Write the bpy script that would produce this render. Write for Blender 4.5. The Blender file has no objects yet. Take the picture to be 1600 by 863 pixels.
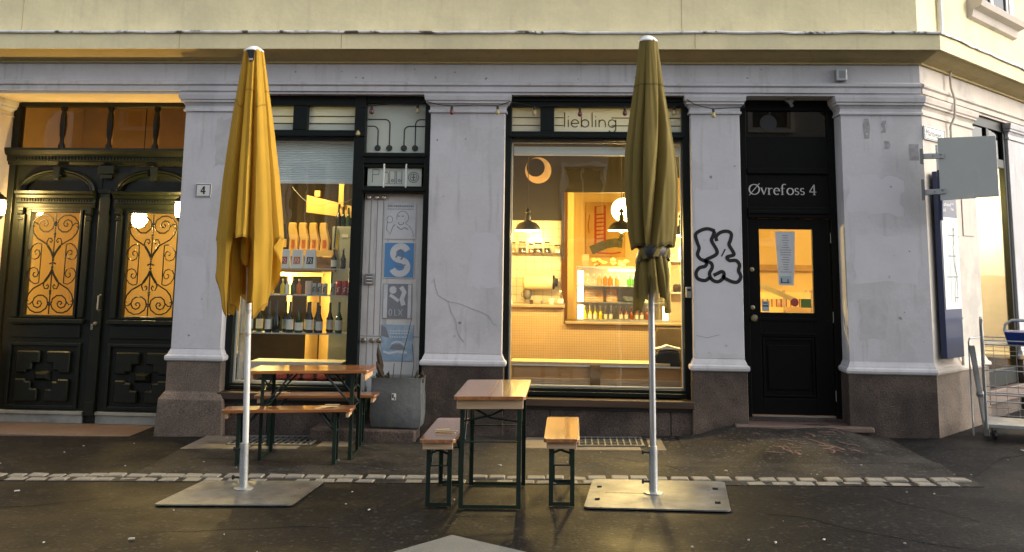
import bpy, bmesh, math, random
from mathutils import Vector, Matrix
random.seed(7)
sc = bpy.context.scene
COL = sc.collection
rad = math.radians

# ------------------------------------------------------------ camera
def make_camera():
    tilt, yaw, roll = rad(9.1), rad(3.4), rad(0.78)
    f = Vector((-math.sin(yaw)*math.cos(tilt), math.cos(yaw)*math.cos(tilt), math.sin(tilt)))
    r = Vector((math.cos(yaw), math.sin(yaw), 0)); u = r.cross(f)
    c, s = math.cos(roll), math.sin(roll)
    r2, u2 = c*r + s*u, -s*r + c*u
    cam = bpy.data.cameras.new('camera'); o = bpy.data.objects.new('camera', cam); COL.objects.link(o)
    m = Matrix((r2, u2, -f)).transposed().to_4x4(); m.translation = Vector((0, -10.15, 1.7))
    o.matrix_world = m
    cam.sensor_width = 36; cam.lens = 36.0; cam.shift_y = -0.1747
    cam.clip_start = .1; cam.clip_end = 500
    sc.camera = o
make_camera()

# ------------------------------------------------------------ world, sun, exposure
SUN_EL, SUN_AZ = 26.0, 88.0          # azimuth measured from +Y towards +X
w = bpy.data.worlds.new("World"); sc.world = w; w.use_nodes = True
nt = w.node_tree; nt.nodes.clear()
sky = nt.nodes.new('ShaderNodeTexSky'); sky.sky_type = 'NISHITA'; sky.sun_disc = False
sky.sun_elevation = rad(SUN_EL); sky.sun_rotation = rad(SUN_AZ)
sky.air_density = 1.0; sky.dust_density = 3.0; sky.ozone_density = 1.0
hsv = nt.nodes.new('ShaderNodeHueSaturation'); hsv.inputs['Saturation'].default_value = .38
bg = nt.nodes.new('ShaderNodeBackground'); bg.inputs[1].default_value = 0.15
wo = nt.nodes.new('ShaderNodeOutputWorld')
nt.links.new(sky.outputs[0], hsv.inputs['Color']); nt.links.new(hsv.outputs[0], bg.inputs[0]); nt.links.new(bg.outputs[0], wo.inputs[0])
sl = bpy.data.lights.new('sun', 'SUN'); sl.energy = .5; sl.angle = rad(35); sl.color = (1, .83, .60)
so = bpy.data.objects.new('sun', sl); COL.objects.link(so)
sd = Vector((math.sin(rad(SUN_AZ))*math.cos(rad(SUN_EL)), math.cos(rad(SUN_AZ))*math.cos(rad(SUN_EL)), math.sin(rad(SUN_EL))))
so.rotation_euler = sd.to_track_quat('Z', 'Y').to_euler(); so.location = (20, 0, 20)
vs = sc.view_settings; vs.view_transform = 'Standard'; vs.look = 'None'; vs.exposure = 1.2; vs.gamma = 1; vs.use_curve_mapping = False
sc.cycles.max_bounces = 8; sc.cycles.transparent_max_bounces = 16; sc.cycles.diffuse_bounces = 4
sc.cycles.sample_clamp_indirect = 4.0; sc.cycles.blur_glossy = .5
sc.cycles.caustics_reflective = False; sc.cycles.caustics_refractive = False

# ------------------------------------------------------------ materials
def M(name, col, rough=.7, metal=0.0, var=.12, scale=6.0, bump=.0, bscale=60.0, spec=.5, col2=None, c2scale=2.0, c2lo=.5, c2hi=.65,
      stretch=None, emit=None, estr=0, fine=0, coat=0, trans=0, alpha=None, roughvar=0, coord='Object', streak=None, grit=None):
    m = bpy.data.materials.new(name); m.use_nodes = True
    n, l = m.node_tree.nodes, m.node_tree.links
    b = n['Principled BSDF']
    b.inputs['Roughness'].default_value = rough; b.inputs['Metallic'].default_value = metal
    b.inputs['Specular IOR Level'].default_value = spec
    tc = n.new('ShaderNodeTexCoord'); mp = n.new('ShaderNodeMapping')
    l.new(tc.outputs[coord], mp.inputs[0])
    if stretch: mp.inputs['Scale'].default_value = stretch
    def noise(s, d=4, r=.55):
        t = n.new('ShaderNodeTexNoise'); t.inputs['Scale'].default_value = s; t.inputs['Detail'].default_value = d
        t.inputs['Roughness'].default_value = r; l.new(mp.outputs[0], t.inputs[0]); return t
    cur = None
    rgb = n.new('ShaderNodeRGB'); rgb.outputs[0].default_value = (*col, 1); cur = rgb.outputs[0]
    if col2:
        t = noise(c2scale, 6, .62); cr = n.new('ShaderNodeValToRGB'); cr.color_ramp.elements[0].position = c2lo; cr.color_ramp.elements[1].position = c2hi
        l.new(t.outputs[0], cr.inputs[0]); mx = n.new('ShaderNodeMixRGB'); l.new(cr.outputs[0], mx.inputs[0]); l.new(cur, mx.inputs[1]); mx.inputs[2].default_value = (*col2, 1); cur = mx.outputs[0]
    if streak:   # vertical run-off marks
        mp2 = n.new('ShaderNodeMapping'); mp2.inputs['Scale'].default_value = (7, 7, .7); l.new(tc.outputs[coord], mp2.inputs[0])
        t = n.new('ShaderNodeTexNoise'); t.inputs['Scale'].default_value = 2.2; t.inputs['Detail'].default_value = 5; l.new(mp2.outputs[0], t.inputs[0])
        cr = n.new('ShaderNodeValToRGB'); cr.color_ramp.elements[0].position = .56; cr.color_ramp.elements[1].position = .78
        l.new(t.outputs[0], cr.inputs[0]); mx = n.new('ShaderNodeMixRGB'); ml = n.new('ShaderNodeMath'); ml.operation = 'MULTIPLY'; ml.inputs[1].default_value = streak[3]
        l.new(cr.outputs[0], ml.inputs[0]); l.new(ml.outputs[0], mx.inputs[0]); l.new(cur, mx.inputs[1]); mx.inputs[2].default_value = (*streak[:3], 1); cur = mx.outputs[0]
    if var:
        t = noise(scale, 5); mr = n.new('ShaderNodeMapRange'); mr.inputs[1].default_value = .25; mr.inputs[2].default_value = .75
        mr.inputs[3].default_value = 1-var; mr.inputs[4].default_value = 1+var; l.new(t.outputs[0], mr.inputs[0])
        mx = n.new('ShaderNodeMixRGB'); mx.blend_type = 'MULTIPLY'; mx.inputs[0].default_value = 1; l.new(cur, mx.inputs[1]); l.new(mr.outputs[0], mx.inputs[2]); cur = mx.outputs[0]
    if fine:
        t = noise(bscale*2.2, 2, .7); mr = n.new('ShaderNodeMapRange'); mr.inputs[1].default_value = .3; mr.inputs[2].default_value = .7
        mr.inputs[3].default_value = 1-fine; mr.inputs[4].default_value = 1+fine; l.new(t.outputs[0], mr.inputs[0])
        mx = n.new('ShaderNodeMixRGB'); mx.blend_type = 'MULTIPLY'; mx.inputs[0].default_value = 1; l.new(cur, mx.inputs[1]); l.new(mr.outputs[0], mx.inputs[2]); cur = mx.outputs[0]
    if grit:     # pale aggregate showing in the surface: (colour, scale, amount)
        for sc_g in (grit[1], grit[1]*.45):
            vo = n.new('ShaderNodeTexVoronoi'); vo.inputs['Scale'].default_value = sc_g; l.new(mp.outputs[0], vo.inputs[0])
            sp_ = n.new('ShaderNodeSeparateColor'); l.new(vo.outputs['Color'], sp_.inputs[0])
            cr = n.new('ShaderNodeValToRGB'); cr.color_ramp.elements[0].position = 1-grit[2]; cr.color_ramp.elements[1].position = 1-grit[2]+.02
            l.new(sp_.outputs[0], cr.inputs[0])
            ds = n.new('ShaderNodeMath'); ds.operation = 'LESS_THAN'; ds.inputs[1].default_value = .42; l.new(vo.outputs['Distance'], ds.inputs[0])
            ml = n.new('ShaderNodeMath'); ml.operation = 'MULTIPLY'; l.new(cr.outputs[0], ml.inputs[0]); l.new(ds.outputs[0], ml.inputs[1])
            mx = n.new('ShaderNodeMixRGB'); l.new(ml.outputs[0], mx.inputs[0]); l.new(cur, mx.inputs[1]); mx.inputs[2].default_value = (*grit[0], 1); cur = mx.outputs[0]
    l.new(cur, b.inputs['Base Color'])
    if roughvar:
        t = noise(1.3, 4); mr = n.new('ShaderNodeMapRange'); mr.inputs[1].default_value = .35; mr.inputs[2].default_value = .65
        mr.inputs[3].default_value = max(.03, rough-roughvar); mr.inputs[4].default_value = min(1, rough+roughvar); l.new(t.outputs[0], mr.inputs[0]); l.new(mr.outputs[0], b.inputs['Roughness'])
    if bump:
        t = noise(bscale, 5, .6); bp = n.new('ShaderNodeBump'); bp.inputs['Strength'].default_value = 1; bp.inputs['Distance'].default_value = bump
        l.new(t.outputs[0], bp.inputs['Height']); l.new(bp.outputs[0], b.inputs['Normal'])
    if coat: b.inputs['Coat Weight'].default_value = coat; b.inputs['Coat Roughness'].default_value = .15
    if trans: b.inputs['Transmission Weight'].default_value = trans
    if emit: b.inputs['Emission Color'].default_value = (*emit, 1); b.inputs['Emission Strength'].default_value = estr
    return m

def glass_mat(name, tint=(1, 1, 1), base=.045, rough=.0, milk=0, milkcol=(.6, .62, .58), ripple=0):
    m = bpy.data.materials.new(name); m.use_nodes = True
    n, l = m.node_tree.nodes, m.node_tree.links; n.clear()
    out = n.new('ShaderNodeOutputMaterial'); tr = n.new('ShaderNodeBsdfTransparent'); tr.inputs[0].default_value = (*tint, 1)
    gl = n.new('ShaderNodeBsdfGlossy'); gl.inputs['Roughness'].default_value = rough
    lw = n.new('ShaderNodeLayerWeight'); lw.inputs['Blend'].default_value = .5
    p = n.new('ShaderNodeMath'); p.operation = 'POWER'; p.inputs[1].default_value = 5; l.new(lw.outputs['Facing'], p.inputs[0])
    a = n.new('ShaderNodeMath'); a.operation = 'MULTIPLY_ADD'; a.inputs[1].default_value = .9; a.inputs[2].default_value = base; l.new(p.outputs[0], a.inputs[0])
    mx = n.new('ShaderNodeMixShader'); l.new(a.outputs[0], mx.inputs[0]); l.new(tr.outputs[0], mx.inputs[1]); l.new(gl.outputs[0], mx.inputs[2])
    last = mx
    if milk:
        df = n.new('ShaderNodeBsdfDiffuse'); df.inputs[0].default_value = (*milkcol, 1)
        tl = n.new('ShaderNodeBsdfTranslucent'); tl.inputs[0].default_value = (*milkcol, 1)
        m1 = n.new('ShaderNodeMixShader'); m1.inputs[0].default_value = .35; l.new(df.outputs[0], m1.inputs[1]); l.new(tl.outputs[0], m1.inputs[2])
        m2 = n.new('ShaderNodeMixShader'); m2.inputs[0].default_value = milk; l.new(mx.outputs[0], m2.inputs[1]); l.new(m1.outputs[0], m2.inputs[2]); last = m2
    if ripple:
        t = n.new('ShaderNodeTexNoise'); t.inputs['Scale'].default_value = 3; tc = n.new('ShaderNodeTexCoord'); l.new(tc.outputs['Object'], t.inputs[0])
        bp = n.new('ShaderNodeBump'); bp.inputs['Distance'].default_value = ripple; l.new(t.outputs[0], bp.inputs['Height']); l.new(bp.outputs[0], gl.inputs['Normal'])
    l.new(last.outputs[0], out.inputs[0])
    return m

def fabric_mat(name, col, tcol):
    m = M(name, col, .9, var=.10, scale=5, bump=.0015, bscale=160, fine=.06, col2=tuple(c*.78 for c in col), c2scale=2.5, c2lo=.48, c2hi=.72, streak=(*(c*.55 for c in col), .55))
    n, l = m.node_tree.nodes, m.node_tree.links
    b = n['Principled BSDF']; out = n['Material Output']
    tl = n.new('ShaderNodeBsdfTranslucent'); tl.inputs[0].default_value = (*tcol, 1)
    mx = n.new('ShaderNodeMixShader'); mx.inputs[0].default_value = .22
    l.new(b.outputs[0], mx.inputs[1]); l.new(tl.outputs[0], mx.inputs[2]); l.new(mx.outputs[0], out.inputs[0])
    return m

def wood_mat(name, c1, c2, rough=.4, axis=0, scale=9, coat=0):
    m = bpy.data.materials.new(name); m.use_nodes = True
    n, l = m.node_tree.nodes, m.node_tree.links; b = n['Principled BSDF']
    tc = n.new('ShaderNodeTexCoord'); mp = n.new('ShaderNodeMapping'); l.new(tc.outputs['Object'], mp.inputs[0])
    s = [scale*1.0]*3; s[axis] = scale*.07; mp.inputs['Scale'].default_value = s
    t = n.new('ShaderNodeTexNoise'); t.inputs['Scale'].default_value = 2.6; t.inputs['Detail'].default_value = 7; t.inputs['Distortion'].default_value = .8; l.new(mp.outputs[0], t.inputs[0])
    cr = n.new('ShaderNodeValToRGB'); cr.color_ramp.elements[0].position = .35; cr.color_ramp.elements[1].position = .68
    cr.color_ramp.elements[0].color = (*c1, 1); cr.color_ramp.elements[1].color = (*c2, 1); l.new(t.outputs[0], cr.inputs[0])
    oi = n.new('ShaderNodeObjectInfo')
    l.new(cr.outputs[0], b.inputs['Base Color']); b.inputs['Roughness'].default_value = rough
    bp = n.new('ShaderNodeBump'); bp.inputs['Distance'].default_value = .0012; l.new(t.outputs[0], bp.inputs['Height']); l.new(bp.outputs[0], b.inputs['Normal'])
    if coat: b.inputs['Coat Weight'].default_value = coat; b.inputs['Coat Roughness'].default_value = .07
    return m

m_plaster = M('lavender_plaster', (.515, .505, .52), .85, var=.06, scale=3.0, bump=.0016, bscale=16, col2=(.465, .458, .468), c2scale=1.15, c2lo=.50, c2hi=.56, streak=(.31, .305, .30, .6), fine=.03)
m_plaster_side = M('plaster_warm_light_tint', (.56, .50, .435), .85, var=.07, scale=3.5, bump=.0016, bscale=18, col2=(.43, .395, .355), c2scale=1.6, c2lo=.52, c2hi=.64, streak=(.36, .33, .29, .35))  # same plaster as the front, with the warm side light put into its colour
m_jamb = M('cream_plaster', (.60, .50, .36), .85, var=.06, bump=.003, bscale=25)
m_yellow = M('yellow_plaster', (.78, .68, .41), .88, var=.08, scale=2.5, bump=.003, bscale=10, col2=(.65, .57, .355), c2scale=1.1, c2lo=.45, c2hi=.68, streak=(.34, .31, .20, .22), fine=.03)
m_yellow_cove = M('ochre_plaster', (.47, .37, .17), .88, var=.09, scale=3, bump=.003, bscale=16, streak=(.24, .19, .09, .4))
m_flash = M('flashing_metal', (.62, .62, .60), .6, .0, var=.3, scale=8, col2=(.07, .065, .06), c2scale=5, c2lo=.54, c2hi=.60)
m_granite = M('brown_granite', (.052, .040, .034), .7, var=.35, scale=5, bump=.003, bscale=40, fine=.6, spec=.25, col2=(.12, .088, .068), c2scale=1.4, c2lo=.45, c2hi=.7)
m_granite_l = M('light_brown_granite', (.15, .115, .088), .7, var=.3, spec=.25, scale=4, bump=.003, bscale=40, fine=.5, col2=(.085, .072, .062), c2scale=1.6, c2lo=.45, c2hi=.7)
m_step = M('pink_granite', (.13, .088, .068), .65, var=.2, scale=5, bump=.002, bscale=70, fine=.25, col2=(.09, .068, .055), c2scale=2.5, c2lo=.5, c2hi=.65)
m_black = M('black_green_paint', (.005, .008, .007), .42, var=.3, scale=8, bump=.0006, bscale=30, spec=.22)
m_green = M('dark_green_paint', (.0055, .0078, .0045), .42, var=.3, scale=10, bump=.001, bscale=40, spec=.35, col2=(.009, .012, .007), c2scale=8, c2lo=.55, c2hi=.7)
m_door = M('black_door_paint', (.003, .0032, .003), .42, var=.3, scale=8, spec=.14, bump=.0006, bscale=30)
m_whitewood = M('worn_white_paint', (.62, .61, .58), .6, var=.08, scale=5, bump=.001, bscale=40, streak=(.16, .15, .14, .7), stretch=None)
m_kick = M('grey_metal_kickplate', (.33, .34, .31), .45, .2, var=.2, scale=5, col2=(.22, .23, .21), c2scale=3)
m_iron = M('wrought_iron', (.008, .008, .008), .45, .3, var=.2)
m_asphalt = M('wet_asphalt', (.0078, .0069, .0063), .60, var=.25, scale=1.2, bump=.0035, bscale=36, fine=.75, col2=(.0055, .0049, .0046), c2scale=1.1, c2lo=.38, c2hi=.60, roughvar=.10, spec=.15, grit=((.034, .030, .026), 60, .13))
m_asph_old = M('old_grey_asphalt', (.036, .0325, .028), .68, var=.35, scale=2.6, bump=.003, bscale=38, fine=.6, spec=.14, grit=((.075, .068, .058), 60, .15), col2=(.016, .0145, .0125), c2scale=1.7, c2lo=.42, c2hi=.66, roughvar=.15)
m_asph_dark = M('dark_damp_asphalt', (.010, .0092, .0088), .66, spec=.12, var=.3, scale=2.0, bump=.003, bscale=38, fine=.7, roughvar=.15, grit=((.04, .037, .033), 60, .12))
m_concrete = M('pale_concrete', (.145, .14, .12), .8, var=.12, scale=3, bump=.002, bscale=70, fine=.2, col2=(.10, .097, .085), c2scale=2)
m_slab = M('stone_slab', (.17, .14, .105), .65, var=.18, scale=5, bump=.002, bscale=60, fine=.2, col2=(.08, .07, .056), c2scale=3)
m_sett = M('kerb_granite', (.23, .21, .17), .7, var=.28, scale=6, bump=.004, bscale=50, fine=.25, col2=(.14, .13, .105), c2scale=3.3)
m_red_ramp = M('red_marking_paint', (.11, .062, .05), .8, var=.2, scale=12, fine=.2)
m_fab_y = fabric_mat('yellow_canvas', (.53, .305, .024), (.70, .42, .05))
m_fab_o = fabric_mat('olive_mustard_canvas', (.20, .15, .036), (.36, .27, .06))
m_hem_y = fabric_mat('yellow_hem_tape', (.38, .21, .018), (.5, .3, .03))
m_hem_o = fabric_mat('olive_hem_tape', (.13, .10, .025), (.2, .15, .04))
m_polewhite = M('white_painted_pole', (.62, .61, .57), .4, .0, var=.12, scale=9, col2=(.38, .35, .30), c2scale=14, c2lo=.60, c2hi=.66)
m_alu = M('aluminium', (.50, .51, .51), .35, .8, var=.1, scale=9)
m_galv = M('galvanised_steel', (.42, .43, .42), .42, .55, var=.25, scale=5, bump=.001, bscale=30, col2=(.28, .285, .28), c2scale=4, fine=.1)
m_plate = M('weathered_steel_plate', (.17, .175, .17), .42, .35, var=.3, scale=4, bump=.0012, bscale=25, col2=(.10, .10, .095), c2scale=3, c2lo=.45, c2hi=.62, fine=.15, roughvar=.15)
m_galv_d = M('dull_galvanised_tube', (.22, .22, .21), .5, .6, var=.2, scale=8)
m_capwhite = M('white_plastic', (.8, .8, .78), .4, var=.03)
m_blackplastic = M('black_plastic', (.012, .012, .012), .45, var=.1)
m_greensteel = M('dark_green_steel', (.008, .020, .013), .42, .2, var=.25, scale=20)
m_tabwood = wood_mat('orange_varnished_wood', (.22, .075, .022), (.44, .175, .05), .28, 0, 9, .8)
m_tabwoody = wood_mat('orange_varnished_wood_lengthwise', (.20, .075, .028), (.38, .165, .055), .26, 1, 9, .8)
m_rawwood = wood_mat('raw_pale_wood', (.38, .25, .14), (.58, .41, .25), .6, 0, 12)
m_brownwood = wood_mat('brown_shelf_wood', (.16, .085, .03), (.32, .19, .085), .5, 0, 6)
m_darkwood = wood_mat('dark_brown_wood', (.035, .02, .012), (.07, .04, .022), .5, 0, 5)
m_planterfab = M('grey_planter_concrete', (.125, .13, .125), .75, var=.22, scale=5, bump=.004, bscale=30, col2=(.07, .075, .085), c2scale=3)
m_soil = M('soil', (.02, .015, .01), .9, bump=.01, bscale=40)
m_leafdry = M('dry_leaf', (.06, .04, .022), .8, var=.3, scale=20)
m_leafgreen = M('olive_leaf', (.045, .055, .02), .7, var=.3, scale=20)
m_glass = glass_mat('window_glass', (.97, .98, .97), .055, ripple=.0008)
m_glass_dk = glass_mat('dark_window_glass', (.06, .06, .06), .05)
m_milk = glass_mat('milky_glass', (1, 1, 1), .05, milk=.93, milkcol=(.82, .86, .76))
m_glassint = glass_mat('clear_jar_glass', (.93, .95, .93), .10)
m_int_yel = M('yellow_interior_paint', (.74, .52, .17), .8, var=.05, scale=2)
m_int_cream = M('cream_interior_wall', (.72, .60, .40), .8, var=.06, scale=2)
m_int_dark = M('dark_grey_interior_wall', (.022, .020, .019), .8, var=.12, scale=2)
m_curtain = M('brown_curtain', (.045, .034, .026), .9, var=.25, scale=4)
m_ceiling = M('interior_ceiling', (.35, .30, .22), .8, var=.05)
m_floor_int = wood_mat('interior_floor', (.15, .09, .05), (.25, .15, .08), .4, 1, 6)
m_blind = M('grey_pleated_blind', (.80, .86, .86), .8, var=.04, scale=3)
m_bulb_r = M('red_bulb_glass', (.12, .008, .008), .15, var=0, coat=.5)
m_bulb_g = M('gold_bulb_glass', (.42, .34, .14), .15, var=0, coat=.5)
m_cable = M('black_cable', (.01, .01, .01), .6, var=0)
m_letter = M('pale_grey_lettering', (.62, .61, .57), .7, var=.12, scale=30)
m_inkdark = M('dark_ink', (.03, .03, .03), .6, var=0)
m_inkgrey = M('grey_ink', (.22, .23, .25), .7, var=.1, scale=40)
m_spray = M('black_spray_paint', (.006, .006, .006), .5, var=0)
m_paper = M('white_paper', (.62, .63, .63), .8, var=.05, scale=8, col2=(.52, .53, .54), c2scale=6)
m_paper_b = M('faded_blue_print', (.26, .38, .50), .7, var=.12, scale=8, col2=(.36, .46, .54), c2scale=7, c2lo=.45, c2hi=.55)
m_blue = M('poster_blue', (.10, .27, .52), .5, var=.06, scale=9)
m_signscratch = M('pale_scratch', (.46, .48, .45), .6, var=0)
m_navy = M('navy_blue_panel', (.012, .022, .075), .35, var=.1, scale=4)
m_signwhite = M('white_enamel', (.62, .62, .58), .35, var=.05, scale=10)
m_signgrey = M('grey_green_sheet_metal', (.47, .48, .44), .5, .0, var=.05, scale=3, col2=(.52, .53, .49), c2scale=6, c2lo=.62, c2hi=.68)
m_brass = M('worn_brass', (.30, .25, .16), .4, .8, var=.2, scale=40)
m_chrome = M('steel_fitting', (.55, .55, .53), .3, .8, var=.1)
m_white = M('white_paint', (.75, .74, .70), .5, var=.04)
m_counter = M('beige_mosaic_counter', (.44, .33, .20), .5, var=.06, scale=5)
m_countertop = M('dark_countertop_edge', (.26, .2, .13), .35, var=.15)
m_tile = M('cream_wall_tile', (.68, .62, .48), .25, var=.05, scale=4, coat=.3)
m_grout = M('tile_grout', (.26, .20, .11), .9, var=.05)
m_lampgreen = M('dark_green_enamel_lamp', (.02, .022, .014), .35, var=.1)
m_glow = M('lit_opal_glass', (.9, .85, .7), .5, var=0, emit=(1, .78, .42), estr=2.2)
m_glow_hot = M('lit_tube', (1, .9, .6), .5, var=0, emit=(1, .80, .40), estr=5)
m_lanternglow = M('lit_lantern_glass', (1, .9, .6), .5, var=0, emit=(1, .80, .38), estr=9)
m_orangejuice = M('orange_juice', (.75, .16, .01), .3, var=.05, emit=None)
m_greenjuice = M('green_label', (.10, .42, .02), .3, var=.05)
m_yellowjuice = M('yellow_juice', (.85, .62, .02), .3, var=.05)
m_redjuice = M('amber_red_drink', (.30, .06, .015), .3, var=.05)
m_bottledark = M('dark_bottle_glass', (.006, .010, .006), .12, var=.1, coat=.4)
m_bottlegreen = M('green_bottle_glass', (.02, .06, .02), .12, var=.1, coat=.4)
m_bottlebrown = M('brown_bottle_glass', (.05, .02, .008), .15, var=.1, coat=.4)
m_label = M('cream_label', (.80, .76, .66), .7, var=.05)
m_label_b = M('pale_blue_label', (.38, .48, .50), .7, var=.08, scale=40)
m_canred = M('red_can', (.50, .035, .03), .35, .3, var=.1, scale=30)
m_cansilver = M('silver_can', (.42, .42, .40), .35, .5, var=.15, scale=30)
m_bread = M('baked_bread', (.62, .28, .08), .6, var=.2, scale=14)
m_blocky = M('pale_yellow_wood', (.88, .60, .20), .6, var=.06)
m_fridge = M('grey_fridge', (.42, .47, .44), .4, var=.06)
m_canvas = M('ochre_art_canvas', (.46, .27, .06), .8, var=.15, scale=6)
m_artred = M('red_art_paint', (.36, .05, .01), .8, var=.2, scale=20)
m_artgrn = M('olive_art_paint', (.10, .095, .045), .8, var=.3, scale=18)
m_redprint = M('red_print', (.42, .06, .04), .7, var=.3, scale=60)
m_orprint = M('orange_print', (.60, .16, .04), .7, var=.3, scale=60)
m_bkprint = M('black_print', (.05, .05, .05), .7, var=.3, scale=60)
m_cratblue = M('blue_plastic_crate', (.01, .03, .16), .4, var=.05)
m_litter = M('pale_litter', (.38, .37, .34), .8, var=.1)
m_opp_wall = M('opposite_grey_render', (.36, .34, .31), .9, var=.08, scale=1)
m_opp_white = M('opposite_white_frame', (.62, .60, .56), .8, var=.05)
m_mapart = M('pale_map_print', (.60, .63, .58), .5, var=.05, scale=9, col2=(.45, .58, .53), c2scale=5, c2lo=.58, c2hi=.66)

# ------------------------------------------------------------ mesh helpers
class MB:
    def __init__(s): s.v = []; s.f = []
    def add(s, vs, fs):
        k = len(s.v); s.v += [tuple(v) for v in vs]; s.f += [tuple(i+k for i in f) for f in fs]; return s
    def box(s, x0, x1, y0, y1, z0, z1, T=None):
        if x0 > x1: x0, x1 = x1, x0
        if y0 > y1: y0, y1 = y1, y0
        if z0 > z1: z0, z1 = z1, z0
        vs = [(x, y, z) for z in (z0, z1) for y in (y0, y1) for x in (x0, x1)]
        if T: vs = [T(*v) for v in vs]
        return s.add(vs, [(0, 2, 3, 1), (4, 5, 7, 6), (0, 1, 5, 4), (1, 3, 7, 5), (3, 2, 6, 7), (2, 0, 4, 6)])
    def loft(s, rings, closed=True, cap=True):
        n = len(rings[0]); k = len(s.v)
        for r in rings: s.v += [tuple(p) for p in r]
        for i in range(len(rings)-1):
            for j in range(n if closed else n-1):
                a = k+i*n+j; b = k+i*n+(j+1) % n
                s.f.append((a, b, b+n, a+n))
        if cap and closed:
            s.f.append(tuple(k+j for j in reversed(range(n)))); s.f.append(tuple(k+(len(rings)-1)*n+j for j in range(n)))
        return s
    def tube(s, pts, r, n=8, cap=True):
        pts = [Vector(p) for p in pts]; rs = r if isinstance(r, (list, tuple)) else [r]*len(pts)
        rings = []; up = None
        for i, p in enumerate(pts):
            a = pts[max(0, i-1)]; b = pts[min(len(pts)-1, i+1)]; t = (b-a).normalized()
            if up is None:
                up = Vector((0, 0, 1)) if abs(t.z) < .9 else Vector((0, 1, 0))
            x = t.cross(up); x = x.normalized() if x.length > 1e-5 else t.orthogonal().normalized(); y = x.cross(t).normalized(); up = y
            rings.append([p + (x*math.cos(q)+y*math.sin(q))*rs[i] for q in [2*math.pi*j/n for j in range(n)]])
        return s.loft(rings, True, cap)
    def lathe(s, prof, c=(0, 0, 0), n=16, axis='z', cap=True):
        rings = []
        for r, z in prof:
            ring = []
            for j in range(n):
                a = 2*math.pi*j/n; x, y = r*math.cos(a), r*math.sin(a)
                p = (x, y, z) if axis == 'z' else ((x, z, y) if axis == 'y' else (z, x, y))
                ring.append((p[0]+c[0], p[1]+c[1], p[2]+c[2]))
            rings.append(ring)
        return s.loft(rings, True, cap)
    def prism(s, poly, y0, y1, T=None):          # poly of (x,z) extruded along y
        r0 = [(x, y0, z) for x, z in poly]; r1 = [(x, y1, z) for x, z in poly]
        if T: r0 = [T(*p) for p in r0]; r1 = [T(*p) for p in r1]
        return s.loft([r0, r1])
    def slab(s, poly, z0, z1, g=False):           # poly of (x,y) extruded in z, g: follow ground slope
        G_ = gz if g else (lambda x: 0)
        return s.loft([[(x, y, z0+G_(x)) for x, y in poly], [(x, y, z1+G_(x)) for x, y in poly]])
    def ribbon(s, pts, wid, y, th=.003, T=None, closed=False, contrast=0):
        P = [Vector((p[0], p[1])) for p in pts]; n = len(P); L = []; Rr = []
        for i in range(n):
            a = P[(i-1) % n] if closed else P[max(0, i-1)]; b = P[(i+1) % n] if closed else P[min(n-1, i+1)]
            t = (b-a).normalized(); nn = Vector((-t.y, t.x)); w_ = wid*(1 - contrast*(1-abs(t.y)))
            L.append(P[i]+nn*w_/2); Rr.append(P[i]-nn*w_/2)
        k = len(s.v)
        for q in (y, y-th):
            for l_, r_ in zip(L, Rr):
                for p in (l_, r_):
                    v = (p.x, q, p.y); s.v.append(T(*v) if T else v)
        m = 2*n; rng = range(n if closed else n-1)
        for i in rng:
            j = (i+1) % n
            a, b, c, d = k+2*i, k+2*i+1, k+2*j+1, k+2*j
            s.f += [(a, b, c, d), (a+m, d+m, c+m, b+m), (a, d, d+m, a+m), (b, b+m, c+m, c)]
        return s
    def rot(s, ang, c=(0, 0)):
        ca, sa = math.cos(ang), math.sin(ang)
        s.v = [(c[0]+(x-c[0])*ca-(y-c[1])*sa, c[1]+(x-c[0])*sa+(y-c[1])*ca, z) for x, y, z in s.v]; return s

def gz(x): return .055 + .019*x       # the pavement rises gently to the right

def obj(name, mb, mat, parent=None, smooth=False, bevel=0, label=None, kind=None, seg=2):
    me = bpy.data.meshes.new(name)
    off = Vector((0, 0, 0)); q = parent
    while q is not None: off = off + Vector(q.location); q = q.parent
    me.from_pydata([tuple(Vector(v)-off) for v in mb.v], [], mb.f); me.update()
    bm = bmesh.new(); bm.from_mesh(me)
    bmesh.ops.recalc_face_normals(bm, faces=bm.faces)
    if bevel:
        es = [e for e in bm.edges if e.is_manifold and e.calc_face_angle(0) > .5]
        bmesh.ops.bevel(bm, geom=es, offset=bevel, segments=seg, affect='EDGES', profile=.5, clamp_overlap=True)
    bm.to_mesh(me); bm.free()
    if smooth:
        for p in me.polygons: p.use_smooth = True
        try: me.set_sharp_from_angle(angle=rad(38))
        except Exception: pass
    me.materials.append(mat)
    o = bpy.data.objects.new(name, me); COL.objects.link(o)
    if parent: o.parent = parent
    if label: o['label'] = label
    if kind: o['kind'] = kind
    return o
def tag(o, label, cat, group=None):
    o['label'] = label; o['category'] = cat
    if group: o['group'] = group
    return o
def thing(name, label, cat, loc=(0, 0, 0), group=None):
    o = bpy.data.objects.new(name, None); COL.objects.link(o); o.location = loc; o.empty_display_size = .2
    return tag(o, label, cat, group)
def part(name, parent): 
    o = bpy.data.objects.new(name, None); COL.objects.link(o); o.parent = parent; return o
def struct(name, mb, mat, **k):
    o = obj(name, mb, mat, **k); o['kind'] = 'structure'; return o
def copy_tree(o, parent=None):
    c = o.copy(); COL.objects.link(c); c.parent = parent
    for ch in list(o.children): copy_tree(ch, c)
    return c
def clone(root, loc, label, group=None, rz=0, scale=None):
    c = copy_tree(root); c.location = loc; c.rotation_euler = (0, 0, rz); c['label'] = label
    if group: c['group'] = group
    if scale: c.scale = (scale,)*3
    return c
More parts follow.
